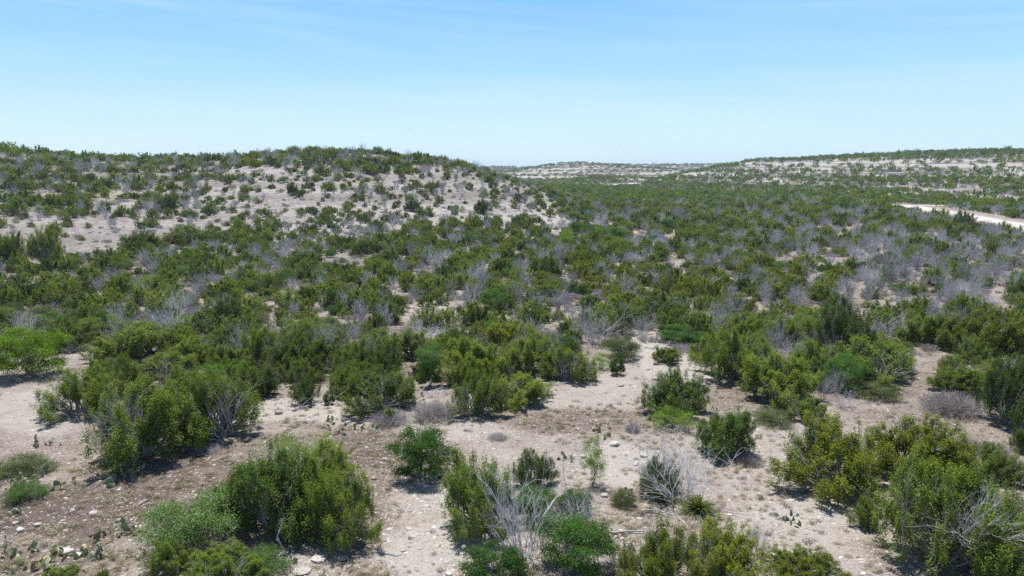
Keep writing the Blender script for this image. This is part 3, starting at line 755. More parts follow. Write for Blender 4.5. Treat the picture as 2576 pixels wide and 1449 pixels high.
('J', 940, 900, 110, 85, 'juniper left of the one below the white stems'),
('Y', 1280, 880, 150, 90, 'yellowish juniper under the grey leafless shrub'),
('J', 1870, 850, 130, 80, 'olive juniper behind the tall one on the gravel bank'),
('J', 1765, 905, 80, 60, 'small juniper at the right edge of the gravel wash'),
]
NEAR = [n for n in NEAR if n[5]]

TRUNKY = {}
def pick(kind, i):
    if kind in 'JDYR': return NEARJ[i % 6]
    if kind == 'V': return NEARP[2]
    if kind == 'P': return NEARP[i % 3]
    if kind == 'L': return NEARL[i % 2]
    if kind in 'SM': return NEARS[i % 3]
MATK = {'D': 'dark', 'Y': 'yellow', 'R': 'rust', 'M': 'mute', 'S': 'soft', 'V': 'lime'}
SIZK = {'D': 'J', 'Y': 'J', 'R': 'J', 'M': 'S', 'V': 'P'}
placed = []          # x, y, radius
LAND = []            # named landmarks: u, v, label
rng0 = rs(5)
GROUP = {'J': 'junipers of the clearing and thicket', 'P': 'green broadleaf shrubs', 'L': 'mesquites', 'S': 'grey-green shrubs', 'B': 'leafless grey shrubs', 'T': 'twiggy mauve bushes'}
def put(kind, x, y, w, h, rz, i, label, near=True, group=None):
    sk = SIZK.get(kind, kind); W0, H0 = SZ[sk]; s = (w / W0, w / W0, h / H0); z = float(terrain(x, y)) - .03
    nm, cat = CAT[kind]; loc = (x, y, z)
    group = GROUP.get(sk)
    if kind == 'R': group = None
    if kind == 'V': group = GROUP['L']
    if kind in 'JDYPLSMRV' and (near or sk in 'LS'):
        crown, trunk = pick(kind, i)
        e = ob(nm, None, None, loc, rz, s); e.empty_display_size = .2
        c = ob('crown', crown, e); ob('trunk', trunk, e)
        if kind in MATK: setmat(c, MATK[kind])
    else:
        if kind == 'B': me = (NEARB[i % 3] if near else MIDB[i % 4])
        elif kind == 'T': me = TBALL[i % 2]
        elif kind == 'Z': me = SOTOL
        elif sk == 'J': me = MIDJ[i % 6]
        elif kind == 'P': me = MIDP[i % 3]
        e = ob(nm, me, None, loc, rz, s)
        if kind in MATK: setmat(e, MATK[kind])
    tag(e, label, cat, group)
    placed.append((x, y, w * .5))
    return e

roots = {}
for i, (k, u, v, wp, hp, lab) in enumerate(NEAR):
    gx, gy, gz = ground_at(u, v); gx, gy, gz = float(gx[0]), float(gy[0]), float(gz[0])
    dep = gy * cp - (gz - H) * sp; r = math.hypot(gx, gy)
    w = wp / F * dep
    k2 = 1 + .18 * w / r; x, y = gx * k2, gy * k2
    dep2 = dep * k2; w = wp / F * dep2 * (1.2 if k in 'JDYSM' else 1.08)
    th = math.atan2(H - gz, r)
    h = max((hp / F * dep2 - {'L': .3, 'P': .42, 'B': .8}.get(k, .48) * w * math.sin(th)) / math.cos(th), .32 * w if k != 'T' else .2 * w)
    h = min(h, {'L': 3, 'P': 1.5, 'B': .8}.get(k, .95) * w)
    e = put(k, x, y, w * (1.0 if k != 'B' else 1.05), h, rng0.rand() * 6.28, i, lab, True)
    roots[lab] = e; LAND.append((u, v - hp * .4, lab))

def add_part(e, name, me, sc=(1, 1, 1), loc=(0, 0, 0), rz=0, label=None):
    o = ob(name, me, e); o.location = loc; o.rotation_euler = (0, 0, rz - e.rotation_euler.z); o.scale = sc
    if label: o['label'] = label
    return o
def root_of(word): return next(o for l, o in roots.items() if word in l)
for wd_, off, sc_, rz in (('grey dead streak', (-.1, -.5, .4), .9, .3), ('bare grey branches in the bottom', (0, -.6, .5), 1.0, 1.2), ('olive juniper leaning left', (.5, -.1, .5), .9, .5),
                     ('grey-streaked juniper at the back', (0, -.3, .4), .8, 2.2), ('broad rounded juniper ending', (.6, -.4, .5), .6, .2), ('tall olive juniper leaning out', (.2, -.4, .4), .7, 2.8)):
    add_part(root_of(wd_), 'dead_branch', FANB[len(wd_) % 2], (sc_,) * 3, off, rz)

# ------------------------------------------------------------------ cactus clumps, stones, fallen wood
CACT = [(2005, 1312, 85, 10, .05, 'prickly pear clump with broad pads alone on the sand'), (1985, 1308, 35, 4, .0, 'small prickly pear beside the broad clump on the sand'),
 (118, 1120, 75, 10, .1, 'flat prickly pear patch on the pale flat above the left cactus bed'), (35, 1232, 60, 14, .3, 'prickly pear with pale pads against the small dark green shrub'),
 (95, 1195, 90, 14, .1, 'prickly pear row behind the small dark green shrub'), (158, 1225, 55, 9, .1, 'prickly pear beside the brown earth band'),
 (62, 1290, 60, 8, .2, 'lone prickly pear just below the small dark green shrub'), (285, 1205, 60, 9, .15, 'prickly pear in front of the big clump shade'), (340, 1195, 50, 9, .0, 'upright prickly pear at the tip of the big clump shade'),
 (270, 1225, 45, 6, .1, 'tiny prickly pear under the one in front of the big clump'), (300, 1345, 85, 16, .05, 'blue-green prickly pear patch near the bluish green shrub'), (250, 1350, 50, 9, .3, 'pale prickly pear beside the blue-green patch'),
 (18, 1400, 50, 10, .1, 'dark prickly pear at the left edge of the bottom bed'), (70, 1392, 60, 10, .1, 'prickly pear left of the grey boulder in the bottom bed'),
 (150, 1395, 60, 12, .35, 'prickly pear right of the grey boulder in the bottom bed'), (200, 1400, 65, 12, .45, 'yellowing prickly pear in the middle of the bottom bed'),
 (262, 1408, 60, 12, .0, 'upright green prickly pear at the end of the bottom bed'), (110, 1432, 70, 12, .2, 'prickly pear at the bottom edge under the grey boulder'), (30, 1435, 60, 10, .5, 'yellow prickly pear in the bottom left corner'),
 (862, 1090, 85, 16, .05, 'prickly pear patch in the clearing beside the airy mesquite'), (830, 1060, 60, 9, .2, 'pale prickly pear above the airy mesquite'), (925, 1082, 60, 8, .1, 'prickly pear by the mauve bushes'),
 (1540, 1090, 95, 16, .3, 'prickly pear patch with pale pads on the gravel'), (1070, 1010, 36, 6, .2, 'prickly pear peeking beneath the dead arch'), (1420, 1160, 40, 6, .1, 'small prickly pear near the spindly mesquite'),
 (1590, 1245, 30, 5, .8, 'yellow prickly pear beside the small dull bush'), (300, 880, 40, 8, .3, 'prickly pear in the bare patch behind the big clump')]
for i, (u, v, wp, n, yl, lab) in enumerate(CACT):
    x, y, z = (float(q[0]) for q in ground_at(u, v)); dep = y * cp - (z - H) * sp; w = wp / F * dep
    pads = cactus_pads(300 + i, w * .85, n, yl)
    if True:
        e = ob('prickly_pear', None, None, (x, y, z - .02), i * 1.3)
        for V, Fq, t in pads: ob('pad', mesh_from('pad', V, Fq, [M['pad']], tint=t, smoothf=True), e)
    else:
        g = Geo()
        for V, Fq, t in pads: g.add(V, Fq, 0, t)
        e = ob('prickly_pear', g.mesh('prickly_pear', [M['pad']], smoothf=True), None, (x, y, z - .02), i * 1.3)
    tag(e, lab, 'prickly pear', 'prickly pear clumps in the clearing')

ROCKS = [rock_mesh('stone', 400 + i) for i in range(6)]
STONES = [(1087, 1216, 24, 'grey stone at the foot of the lone rich green shrub, the larger of two'), (1060, 1222, 20, 'white stone at the foot of the lone rich green shrub, the smaller of two'),
 (862, 1382, 28, 'dark grey boulder at the edge of the mixed clump'), (862, 1408, 26, 'pale stone just below the dark grey boulder'), (800, 1405, 50, 'flat grey slab beside the mixed clump'), (760, 1440, 52, 'low grey slab at the bottom edge by the mixed clump'),
 (168, 1392, 36, 'large grey boulder in the bottom cactus bed'), (198, 1398, 22, 'smaller grey boulder beside the large one in the cactus bed'), (880, 1425, 18, 'white stone below the pale one at the mixed clump'),
 (1302, 1310, 20, 'pale stone at the shaded foot of the leaning juniper'), (1316, 1330, 20, 'pale stone nearest the bright green shrub at the bottom'), (1135, 1360, 16, 'grey stone in the middle of the pale stony gap'),
 (1155, 1368, 14, 'brownish stone beside the grey one in the stony gap'), (1130, 1445, 20, 'grey stone at the bottom edge of the stony gap'), (1160, 1446, 16, 'small stone right of the one at the bottom edge of the stony gap'),
 (1520, 1248, 20, 'white block among the gravel by the small dull bush'), (1528, 1232, 22, 'flat white stone at the gravel behind the small dull bush'), (1545, 1120, 30, 'broad white stone below the gravel cactus patch'), (1500, 1225, 16, 'white stone at the base of the spindly mesquite'),
 (1620, 1148, 22, 'white stone left of the big dead bush'), (1600, 1168, 18, 'pale stone between the gravel and the big dead bush'), (1480, 1112, 16, 'white chip of stone near the spindly mesquite top'), (1465, 1150, 18, 'pale stone left of the spindly mesquite'),
 (1560, 970, 26, 'flat pale stone on the open path under the tiny upright shrub'), (1650, 955, 18, 'white stone on the wash behind the ragged juniper'), (1765, 970, 20, 'white stone at the edge of the black shade by the wash'), (1640, 872, 40, 'flat grey ledge at the head of the wash'),
 (1690, 862, 26, 'white rock beside the ledge at the head of the wash'), (1600, 905, 20, 'pale stone beside the dull grey-green bush'), (2240, 848, 14, 'round white stone beside the olive juniper with the woodpile'),
 (40, 1318, 18, 'pale stone on the brown band below the small shrub'), (235, 1290, 22, 'white flat stone in the middle of the brown earth band'), (360, 1265, 22, 'pair-shaped white stone on the brown earth'), (300, 1310, 16, 'white stone left of the blue-green cactus patch'),
 (50, 1335, 24, 'white stone at the left part of the brown earth band'), (95, 1322, 20, 'long white stone on the brown earth band'), (940, 1205, 14, 'pale stone right of the small feathery mesquite'), (1030, 1330, 20, 'half-buried pale slab in the stony gap'),
 (640, 1052, 18, 'pale stone at the corner of the big clump shade'), (905, 1040, 24, 'grey stone at the edge beneath the columnar juniper'), (700, 1040, 24, 'grey stone on the pale edge by the big clump'), (2190, 1285, 14, 'bluish stone on the sand by the prickly pear'),
 (1410, 488, 9, 'white rock on the shoulder of the hill'), (1245, 1, 0, ''), (1630, 425, 0, '')]
for i, (u, v, wp, lab) in enumerate(STONES):
    if not lab: continue
    x, y, z = (float(q[0]) for q in ground_at(u, v)); dep = y * cp - (z - H) * sp; w = wp / F * dep * 1.1
    slab = 'slab' in lab or 'ledge' in lab or 'flat' in lab
    o = ob('boulder' if 'boulder' in lab else 'stone', ROCKS[i % 6], None, (x, y, z - .03 * w), i * 2.1, (w, w * .85, w * (.4 if slab else .85)))
    tag(o, lab, 'stone', 'larger stones of the clearing')
# pale rocks on the hill face
HR = [(1063, 728, 10), (1632, 626, 12)]
# fallen wood
def log_obj(pts, r, name, lab, extra=0, seed=0):
    g = Geo(); rng = rs(seed); xs, ys, zs = ground_at([p[0] for p in pts], [p[1] for p in pts])
    P = np.stack([xs, ys, zs + np.array([p[2] for p in pts])], 1); o0 = P[0].copy(); P -= o0
    path_tubes(g, P, r, r * .4, 0, 5)
    for k in range(extra):
        q = P[rng.randint(len(P))] + 0; d = norm(P[-1] - P[0] + rng.normal(size=3) * .5 * np.linalg.norm(P[-1])); twigs(g, q, d, np.linalg.norm(P[-1]) * rng.uniform(.2, .42), r * .45, 2, rng, 3, .4, .0, 0)
    tag(ob(name, g.mesh(name, [M['dead']]), None, tuple(o0)), lab, 'dead branch' if extra else 'log')
log_obj([(1045, 1022, .05), (1056, 1016, .3), (1072, 1018, .55), (1095, 1024, .65), (1122, 1030, .55), (1140, 1036, .3)], .026, 'dead_branch', 'arched silvery dead branch over the mauve bushes', 12, 1)
log_obj([(1540, 1345, .06), (1590, 1341, .07), (1630, 1342, .05)], .035, 'fallen_log', 'pale log lying above the yellow-tipped juniper')
log_obj([(1620, 1288, .05), (1650, 1291, .12), (1682, 1300, .1), (1705, 1306, .1), (1725, 1322, .03)], .024, 'fallen_log', 'crooked pale log at the foot of the big dead bush')
log_obj([(735, 1035, .05), (790, 1022, .1), (850, 1008, .2)], .035, 'fallen_log', 'grey log lying by the columnar dark juniper', 3, 2)
log_obj([(2260, 684, .1), (2300, 682, .25), (2340, 683, .15)], .10, 'fallen_log', 'white fallen trunk with bare limbs in the right thicket', 10, 3)
log_obj([(715, 1398, .02), (708, 1392, .25), (700, 1396, .5), (704, 1402, .72)], .028, 'dead_branch', 'pale bent dead stem at the foot of the mixed clump', 2, 4)
log_obj([(930, 1388, .03), (970, 1394, .04), (1000, 1400, .03)], .03, 'fallen_log', 'thin pale stick lying at the edge of the stony gap')

# ------------------------------------------------------------------ the thickets: density and kind read from the place
BARE = [(200, 895, 60, 26, 1), (110, 945, 45, 14, .9), (1110, 795, 95, 22, 1), (1030, 770, 60, 18, .5), (1275, 808, 70, 20, .95), (1640, 880, 80, 40, 1), (2215, 800, 85, 26, .95), (2350, 905, 70, 55, 1), (905, 665, 42, 14, 1),
 (972, 650, 10, 42, 1), (860, 650, 24, 14, .9), (925, 702, 30, 9, 1), (1995, 660, 44, 18, .95), (1705, 665, 28, 22, .95), (640, 782, 40, 24, .9), (435, 775, 26, 26, .9), (590, 850, 14, 24, .9), (820, 660, 14, 20, .8), (1345, 612, 26, 12, .95),
 (1610, 590, 24, 8, .9), (1600, 600, 14, 14, .9), (1695, 597, 18, 10, .9), (740, 838, 22, 10, .9), (520, 880, 20, 14, .7), (1435, 905, 1, 1, 0), (1410, 700, 18, 10, .7), (2260, 690, 46, 6, .7), (1900, 875, 16, 20, .5),
 (850, 1045, 220, 26, 1), (1540, 980, 90, 60, 1), (2330, 960, 50, 40, .9), (1040, 900, 14, 12, .6), (960, 792, 16, 10, .7), (300, 690, 30, 14, .6), (10, 715, 14, 30, .6), (2060, 690, 40, 8, .5), (2150, 780, 18, 12, .6)]
GREY = [(1850, 625, 220, 45, .36), (2100, 625, 240, 70, .55), (2380, 680, 280, 110, .62), (2240, 770, 200, 70, .45), (2150, 980, 160, 60, .5), (1640, 622, 60, 26, .5), (1480, 810, 110, 70, .30), (900, 592, 90, 18, .5), (740, 605, 60, 22, .35),
 (2450, 620, 120, 60, .42), (1950, 505, 200, 10, .55), (2350, 530, 150, 14, .3), (400, 455, 260, 26, .22), (90, 462, 90, 14, .35), (1150, 730, 120, 60, .25), (1300, 620, 200, 50, .12), (1900, 700, 300, 80, .16), (2050, 560, 200, 20, .4),
 (1120, 870, 140, 40, .2), (1750, 480, 300, 8, .4)]
LIMEZ = [(1550, 575, 120, 34, .5), (1750, 505, 260, 12, .35), (2100, 495, 200, 8, .5), (60, 800, 90, 60, .15), (2300, 515, 200, 8, .4), (1700, 600, 120, 20, .25), (2100, 660, 200, 30, .12)]
TH = ([-200, 0, 100, 280, 420, 560, 800, 950, 1100, 1300, 1450, 1500, 1560, 1700], [655, 655, 668, 640, 604, 580, 582, 566, 562, 556, 540, 522, 505, 480])
LIM = ([-200, 0, 150, 260, 450, 600, 720, 900, 1100, 1300, 1450, 1520, 1620, 1700, 1790, 1850, 2000, 2150, 2250, 2320, 2400, 2480, 2800], [880, 870, 890, 940, 965, 985, 1005, 1000, 1000, 975, 900, 855, 835, 850, 880, 965, 1000, 1035, 1010, 930, 955, 985, 1000])

def density(u, v, x, y, r):
    th = np.interp(u, *TH); dens = np.where(v > 700, .90, .97)
    A = (u < 1560) & (v < th) & (r < 340)
    dA = np.full(len(u), .95)
    up = smooth(455, 432, v + .0 * u)
    mid = np.where(u > 540, .84, .84) + .7 * fbm(x / 9, y / 9, 67)
    dA = np.where(v < 436, .95, np.where(v < 456, .95 - (.95 - mid) * smooth(436, 456, v), mid))
    dA = np.where((u < 540) & (v < 485), .93, dA)
    dA = np.where((u > 1180) & (v < 500), .9, dA); dA = np.where((u > 1300) & (v < 530), .8, dA)
    dA = np.maximum(dA, .9 * smooth(1300, 1430, u))
    dA = np.where((u < 450) & (v > 555), .27, dA); dA = np.where((u >= 450) & (u < 640) & (v > 560), .36, dA)
    dA = dA * (1 - ellf(u, v, [(130, 493, 170, 9, .95), (30, 408, 50, 10, .85), (280, 415, 90, 6, .6), (640, 440, 90, 16, .8), (720, 520, 200, 14, .5), (570, 480, 50, 16, .7), (930, 395, 40, 5, .8), (1130, 440, 40, 8, .8), (1090, 455, 120, 12, .4), (480, 430, 30, 8, .7), (330, 440, 30, 8, .6), (1270, 520, 90, 12, .6), (1130, 505, 140, 10, .4), (1340, 538, 60, 7, .5), (60, 590, 70, 14, .8), (300, 590, 80, 10, .9), (250, 625, 70, 12, .9), (430, 580, 30, 18, .9), (560, 548, 90, 7, .8)]))
    dens = np.where(A, dA, dens)
    # right-hand hill: bushy brow, thin striped middle, bushy foot
    B = (u > 1560) & (r > 330) & (r < 900)
    jit = 10 * fbm(x / 45, y / 45, 51)
    dB = np.where(v + jit < 403, .9, np.where(v + jit < 440, .62, .88))
    dB = dB * (1 - ellf(u, v, [(2350, 415, 240, 10, .75), (2480, 425, 160, 9, .6), (1980, 418, 160, 12, .6), (1760, 440, 50, 8, .8), (2000, 440, 120, 6, .4), (2560, 430, 80, 16, .5)]))
    dens = np.where(B, dB, dens)
    dens = dens * (1 - ellf(u, v, [(2420, 484, 90, 9, .9), (2520, 500, 90, 8, .8), (2280, 490, 50, 6, .6), (1545, 466.5, 75, 4.5, 1)]) * (r > 230))
    Cc = (r > 640) & (u < 1800)
    dC = .56 * (1 - .5 * ellf(u, v, [(1400, 432, 90, 10, .9), (1600, 440, 90, 8, .6)])); dC = np.where(v < 412, .7, dC); dC = np.where(v > 448, .8, dC)
    dens = np.where(Cc, dC, dens)
    zt = terrain(x, y); led = (np.sin(zt * 2 * PI / 4.2 + 2.0 * fbm(x / 120, y / 120, 91)) > .1)
    dens = np.where((B & (v > 400)) | Cc, dens * np.where(led, 1.5, .42), dens)
    dens = dens * (1 - ellf(u, v, BARE) * (r < 300))
    dens = dens * (1 - ellf(u, v, [(2290, 523, 60, 8, .95), (2380, 540, 70, 9, .85), (2500, 572, 80, 12, .9)]))
    return np.clip(dens, 0, 1), A, B | Cc

def candidates(r0, r1, cell, az0, az1, seed):
    rng = rs(seed); n = int(2 * r1 / cell) + 1
    gx, gy = np.meshgrid(np.arange(-n // 2, n // 2) * cell, np.arange(0, n // 2 + 2) * cell)
    x = (gx + rng.uniform(-.5, .5, gx.shape) * cell * 1.1).ravel(); y = (gy + rng.uniform(-.5, .5, gx.shape) * cell * 1.1).ravel()
    r = np.hypot(x, y); a = np.degrees(np.arctan2(x, y)); k = (r > r0) & (r < r1) & (a > az0) & (a < az1)
    return x[k], y[k], r[k], rng

def kinds_for(u, v, r, A, BC, rng):
    n = len(u); pB = np.maximum(ellf(u, v, GREY), np.where(A, .26, .20)); pL = ellf(u, v, LIMEZ); q = rng.rand(n); k = np.full(n, 'J', dtype='<U1')
    yz = ellf(u, v, [(1850, 720, 450, 60, .5), (1300, 700, 300, 50, .25)])
    q2 = rng.rand(n); k[q2 < .13] = 'D'; k[(q2 > .16) & (q2 < .20 + yz)] = 'Y'
    fr = np.where(r > 300, .12, 0)
    k[(q2 > .74 - fr)] = 'M'; k[(q2 > .86 - fr * .5)] = 'S'
    k[(q2 > .94)] = 'P'
    k[q < pB] = 'B'; k[(q > 1 - pL * .6)] = 'P'; k[(q > 1 - pL * .12)] = 'L'
    return k

auto = []
for (r0, r1, cell, seed) in ((22, 48, 1.5, 11), (48, 120, 1.55, 12), (120, 220, 2.2, 13)):
    x, y, r, rng = candidates(r0, r1, cell, -44, 44, seed)
    z = terrain(x, y); u, v = project(x, y, z)
    d, A, BC = density(u, v, x, y, r)
    keep = (rng.rand(len(x)) < d) & (v < np.interp(u, *LIM)) & road_dist_ok(x, y)
    # patchy: let the land thin out and thicken
    keep &= (fbm(x / 7, y / 7, 61) > np.where(r < 44, -.30, -.40)) | (d < .6)
    x, y, z, r, u, v, A, BC = (q[keep] for q in (x, y, z, r, u, v, A, BC))
    k = kinds_for(u, v, r, A, BC, rng)
    w = (1.15 + 2.1 * rng.rand(len(x)) ** 1.3) * np.where(A, .95, 1.0) * np.where(r > 130, 1.12, 1) * np.where(r < 120, .85, 1)
    w = np.where(A & (v > 440) & (v < 600) & (u > 500), w * .80, w); w = np.where(A & (v < 440), w * 1.1, w)
    w = np.where(k == 'B', w * .85, w)
    w = np.where((k == 'P') | (k == 'L') | (k == 'S') | (k == 'M'), w * .8, w)
    h = w * rng.uniform(.48, .82, len(x)) * np.where(r < 100, 1.0 - .0 * smooth(70, 100, r), 1) * np.where(A & (v < 440), .85, 1); h = np.where(k == 'B', w * rng.uniform(.7, 1.0, len(x)), h)
    for i in range(len(x)): auto.append([x[i], y[i], z[i], r[i], u[i], v[i], k[i], w[i], h[i], bool(A[i])])
PL = np.array(placed)
def clear(a):
    d = np.hypot(PL[:, 0] - a[0], PL[:, 1] - a[1]); return (d > (PL[:, 2] + a[7] * .5) * .47).all()
auto = [a for a in auto if clear(a)]
auto.sort(key=lambda a: a[3] / a[7])
LANDA = np.array([(l[0], l[1]) for l in LAND])
SIZEW = ['small', 'low', 'medium', 'large', 'broad']
TONE = {'J': 'olive juniper', 'D': 'dark green juniper', 'Y': 'yellow-green juniper', 'P': 'bright green shrub', 'L': 'lime mesquite', 'S': 'grey-green shrub', 'M': 'dull green brush', 'B': 'leafless grey shrub'}
SHORT = {}
for l in LAND:
    s = l[2]
    ws = s.replace(',', '').split()
    for cut in (' with ', ' at ', ' in ', ' on ', ' behind ', ' beside ', ' standing', ' between ', ' over ', ' poking', ' wedged', ' squeezed', ' tucked', ' along ', ' right behind', ' leaning', ' showing', ' whose', ' above ', ' below ', ' under ', ' rising', ' set into', ' sticking', ' joined', ' spreading', ' just ', ' far ', ' half ', ' inside ', ' sprawling', ' next to ', ' left of ', ' right of '):
        pass
    SHORT[s] = ' '.join(ws)
ORD = ['nearest', 'second', 'third', 'fourth', 'fifth', 'sixth', 'seventh', 'eighth', 'ninth', 'tenth', 'eleventh', 'twelfth', 'thirteenth', 'fourteenth', 'fifteenth', 'sixteenth', 'seventeenth', 'eighteenth', 'nineteenth', 'twentieth']
# landmarks that can be named in a few words
MARKS = [(345, 610, 'round dark juniper alone on the bare slope'), (120, 610, 'tall juniper on the pale flat'), (2412, 560, 'dark juniper below the white road'), (2300, 600, 'flat-topped juniper below the road'),
 (375, 705, 'lime crown in the left thicket'), (250, 835, 'lime mesquite in the left shade'), (80, 880, 'spreading lime mesquite'), (1500, 810, 'wide silver shrub above the wash'), (1080, 830, 'fan of white stems'),
 (1110, 775, 'pale opening in mid thicket'), (1790, 800, 'bluish-white dead shrub'), (1712, 830, 'round green bush at the wash'), (2108, 820, 'very dark round-topped tree'), (2215, 800, 'lilac shrub opening at right'),
 (2450, 740, 'white tree skeleton'), (2300, 682, 'white fallen trunk'), (452, 760, 'crooked grey dead tree'), (905, 660, 'small bare gap above mid thicket'), (1705, 655, 'sandy gap right of centre'), (1995, 655, 'wide sandy gap at right'),
 (1545, 575, 'bright green shrubs up the valley'), (430, 605, 'rust-brown dead juniper'), (640, 780, 'stony strip at left centre'), (1216, 520, 'dark juniper above the thicket edge'), (1036, 515, 'dark dome juniper on the hillside'),
 (420, 505, 'upright dark juniper of the far slope'), (2455, 830, 'broad yellow-green juniper'), (2335, 820, 'juniper by the woodpile'), (655, 680, 'pale leafless shrub left of centre'), (1345, 610, 'small gap at the thicket back'),
 (850, 775, 'vivid shrub inside the thicket'), (1345, 820, 'grey shrub by the pale opening'), (1850, 720, 'yellowish band of junipers'), (1362, 470, 'dark juniper on the hill shoulder'), (905, 585, 'lavender shrub at thicket top'), (2000, 880, 'pale shrub beside the dark tree')]
MA = np.array([(m[0], m[1]) for m in MARKS])
cells = {}
def auto_label(a):
    u, v = a[4], a[5]; d = (MA[:, 0] - u) ** 2 + ((MA[:, 1] - v) * 2.2) ** 2; m = int(d.argmin()); du, dv = u - MA[m, 0], (v - MA[m, 1]) * 1.6
    rel = ('right of' if du > 0 else 'left of') if abs(du) > abs(dv) else ('below' if dv > 0 else 'above')
    key = (a[6], m, rel); n = cells.get(key, 0); cells[key] = n + 1
    return key, n
caps = {'J': 288, 'B': 260, 'P': 250, 'L': 60, 'S': 250}
expl = {}
for n in NEAR:
    q = SIZK.get(n[0], n[0]); expl[q] = expl.get(q, 0) + 1
count = dict(expl); count.setdefault('M', 0)
indiv = []; rest = []
for a in auto:
    q = SIZK.get(a[6], a[6])
    if a[3] < 165 and count.get(q, 0) < caps.get(q, 0) and abs(a[4] - CU) < 1330: count[q] = count.get(q, 0) + 1; indiv.append(a)
    else: rest.append(a)
# number the shrubs of one kind round a landmark outward from it
grp = {}
for a in indiv:
    key, n = auto_label(a); m = key[1]; grp.setdefault(key, []).append((math.hypot(a[4] - MA[m, 0], a[5] - MA[m, 1]), id(a)))
rank = {}
for key, L_ in grp.items():
    for n, (_, i_) in enumerate(sorted(L_)): rank[i_] = (key, n, len(L_))
def ordinal(n): return ORD[n] if n < len(ORD) else 'outermost'
for i, a in enumerate(indiv):
    key, n, tot = rank[id(a)]
    lab = f"{TONE[a[6]]} {key[2]} the {MARKS[key[1]][2]}"; pre = '' if tot == 1 else ('closest ' if n == 0 else ordinal(n) + ' ')
    sz = 'small ' if a[7] < 1.9 else ('large ' if a[7] > 2.75 else '')
    put(a[6], a[0], a[1], a[7], a[8], (i * 2.39996) % 6.28, i, pre + sz + lab, near=(a[3] < 44 and a[6] != 'P') or (a[6] == 'P' and a[3] < 60))

# ------------------------------------------------------------------ masses nobody could count: one object each, scattered by geometry nodes
def scatter(name, temps, x, y, z, rz, sc, idx, label, tilt=None):
    n = len(x)
    me = bpy.data.meshes.new(name); me.vertices.add(n); me.vertices.foreach_set('co', np.stack([x, y, z], 1).astype(np.float32).ravel())
    rot = np.zeros((n, 3), np.float32); rot[:, 2] = rz
    if tilt is not None: rot[:, :2] = tilt
    a = me.attributes.new('rot', 'FLOAT_VECTOR', 'POINT'); a.data.foreach_set('vector', rot.ravel())
    a = me.attributes.new('scl', 'FLOAT_VECTOR', 'POINT'); a.data.foreach_set('vector', np.asarray(sc, np.float32).ravel())
    a = me.attributes.new('pick', 'INT', 'POINT'); a.data.foreach_set('value', np.asarray(idx, np.int32))
    o = ob(name, me); tag(o, label, kind='stuff')
    ng = bpy.data.node_groups.new(name, 'GeometryNodeTree')
    ng.interface.new_socket('Geometry', in_out='INPUT', socket_type='NodeSocketGeometry'); ng.interface.new_socket('Geometry', in_out='OUTPUT', socket_type='NodeSocketGeometry')
    gi = ng.nodes.new('NodeGroupInput'); go = ng.nodes.new('NodeGroupOutput'); j = ng.nodes.new('GeometryNodeJoinGeometry')
    def att(nm, ty):
        q = ng.nodes.new('GeometryNodeInputNamedAttribute'); q.data_type = ty; q.inputs[0].default_value = nm; return q.outputs[0]
    ar = att('rot', 'FLOAT_VECTOR'); as_ = att('scl', 'FLOAT_VECTOR'); ap = att('pick', 'INT')
    for k, t in enumerate(temps):
        to = bpy.data.objects.new(name + '_unit', t)
        oi = ng.nodes.new('GeometryNodeObjectInfo'); oi.inputs['Object'].default_value = to; oi.inputs['As Instance'].default_value = True
        cm = ng.nodes.new('FunctionNodeCompare'); cm.data_type = 'INT'; cm.operation = 'EQUAL'
        ii = [s for s in cm.inputs if s.type == 'INT']; ng.links.new(ap, ii[0]); ii[1].default_value = k
        ip = ng.nodes.new('GeometryNodeInstanceOnPoints')
        ng.links.new(gi.outputs[0], ip.inputs['Points']); ng.links.new(cm.outputs[0], ip.inputs['Selection']); ng.links.new(oi.outputs['Geometry'], ip.inputs['Instance'])
        ng.links.new(ar, ip.inputs['Rotation']); ng.links.new(as_, ip.inputs['Scale']); ng.links.new(ip.outputs[0], j.inputs[0])
    ng.links.new(j.outputs[0], go.inputs[0])
    md = o.modifiers.new('scatter', 'NODES'); md.node_group = ng
    return o

def variant(me, mat):
    m = me.copy(); m.materials[0] = M[mat]; return m
# thicket beyond the counted plants
MIDS = []
for i in range(2):
    g, b = broad_geo(170 + i, w=2., h=1.6, lobes=14, tufts=12, leaves=8, L=.06, W=.025, airy=.3, tree=False, stems=8, rr_wood=.018, mi=(0, 1)); MIDS.append(merge(g, b).mesh('soft_mid', [M['soft'], M['bark']]))
TK = MIDJ[:4] + [variant(MIDJ[4], 'dark'), variant(MIDJ[5], 'dark'), variant(MIDJ[0], 'yellow'), variant(MIDJ[1], 'yellow')] + MIDP[:2] + MIDS + [variant(MIDS[0], 'mute')] + MIDB[:3] + [variant(MIDP[2], 'lime')]
TKI = {'J': [0, 1, 2, 3], 'D': [4, 5], 'Y': [6, 7], 'P': [8, 9], 'S': [10, 11], 'M': [12], 'B': [13, 14, 15], 'L': [16]}
rng = rs(77)
ix = [TKI[a[6]][rng.randint(len(TKI[a[6]]))] for a in rest]
W0 = {'J': 2.8, 'D': 2.8, 'Y': 2.8, 'P': 2, 'S': 2, 'M': 2, 'B': 2.3, 'L': 2}; H0 = {'J': 2.2, 'D': 2.2, 'Y': 2.2, 'P': 2, 'S': 1.6, 'M': 1.6, 'B': 1.75, 'L': 2}
arr = np.array([[a[0], a[1], a[2] - .04, a[7] / W0[a[6]], a[8] / H0[a[6]]] for a in rest])
onA = np.array([a[9] for a in rest]); ix = np.array(ix)
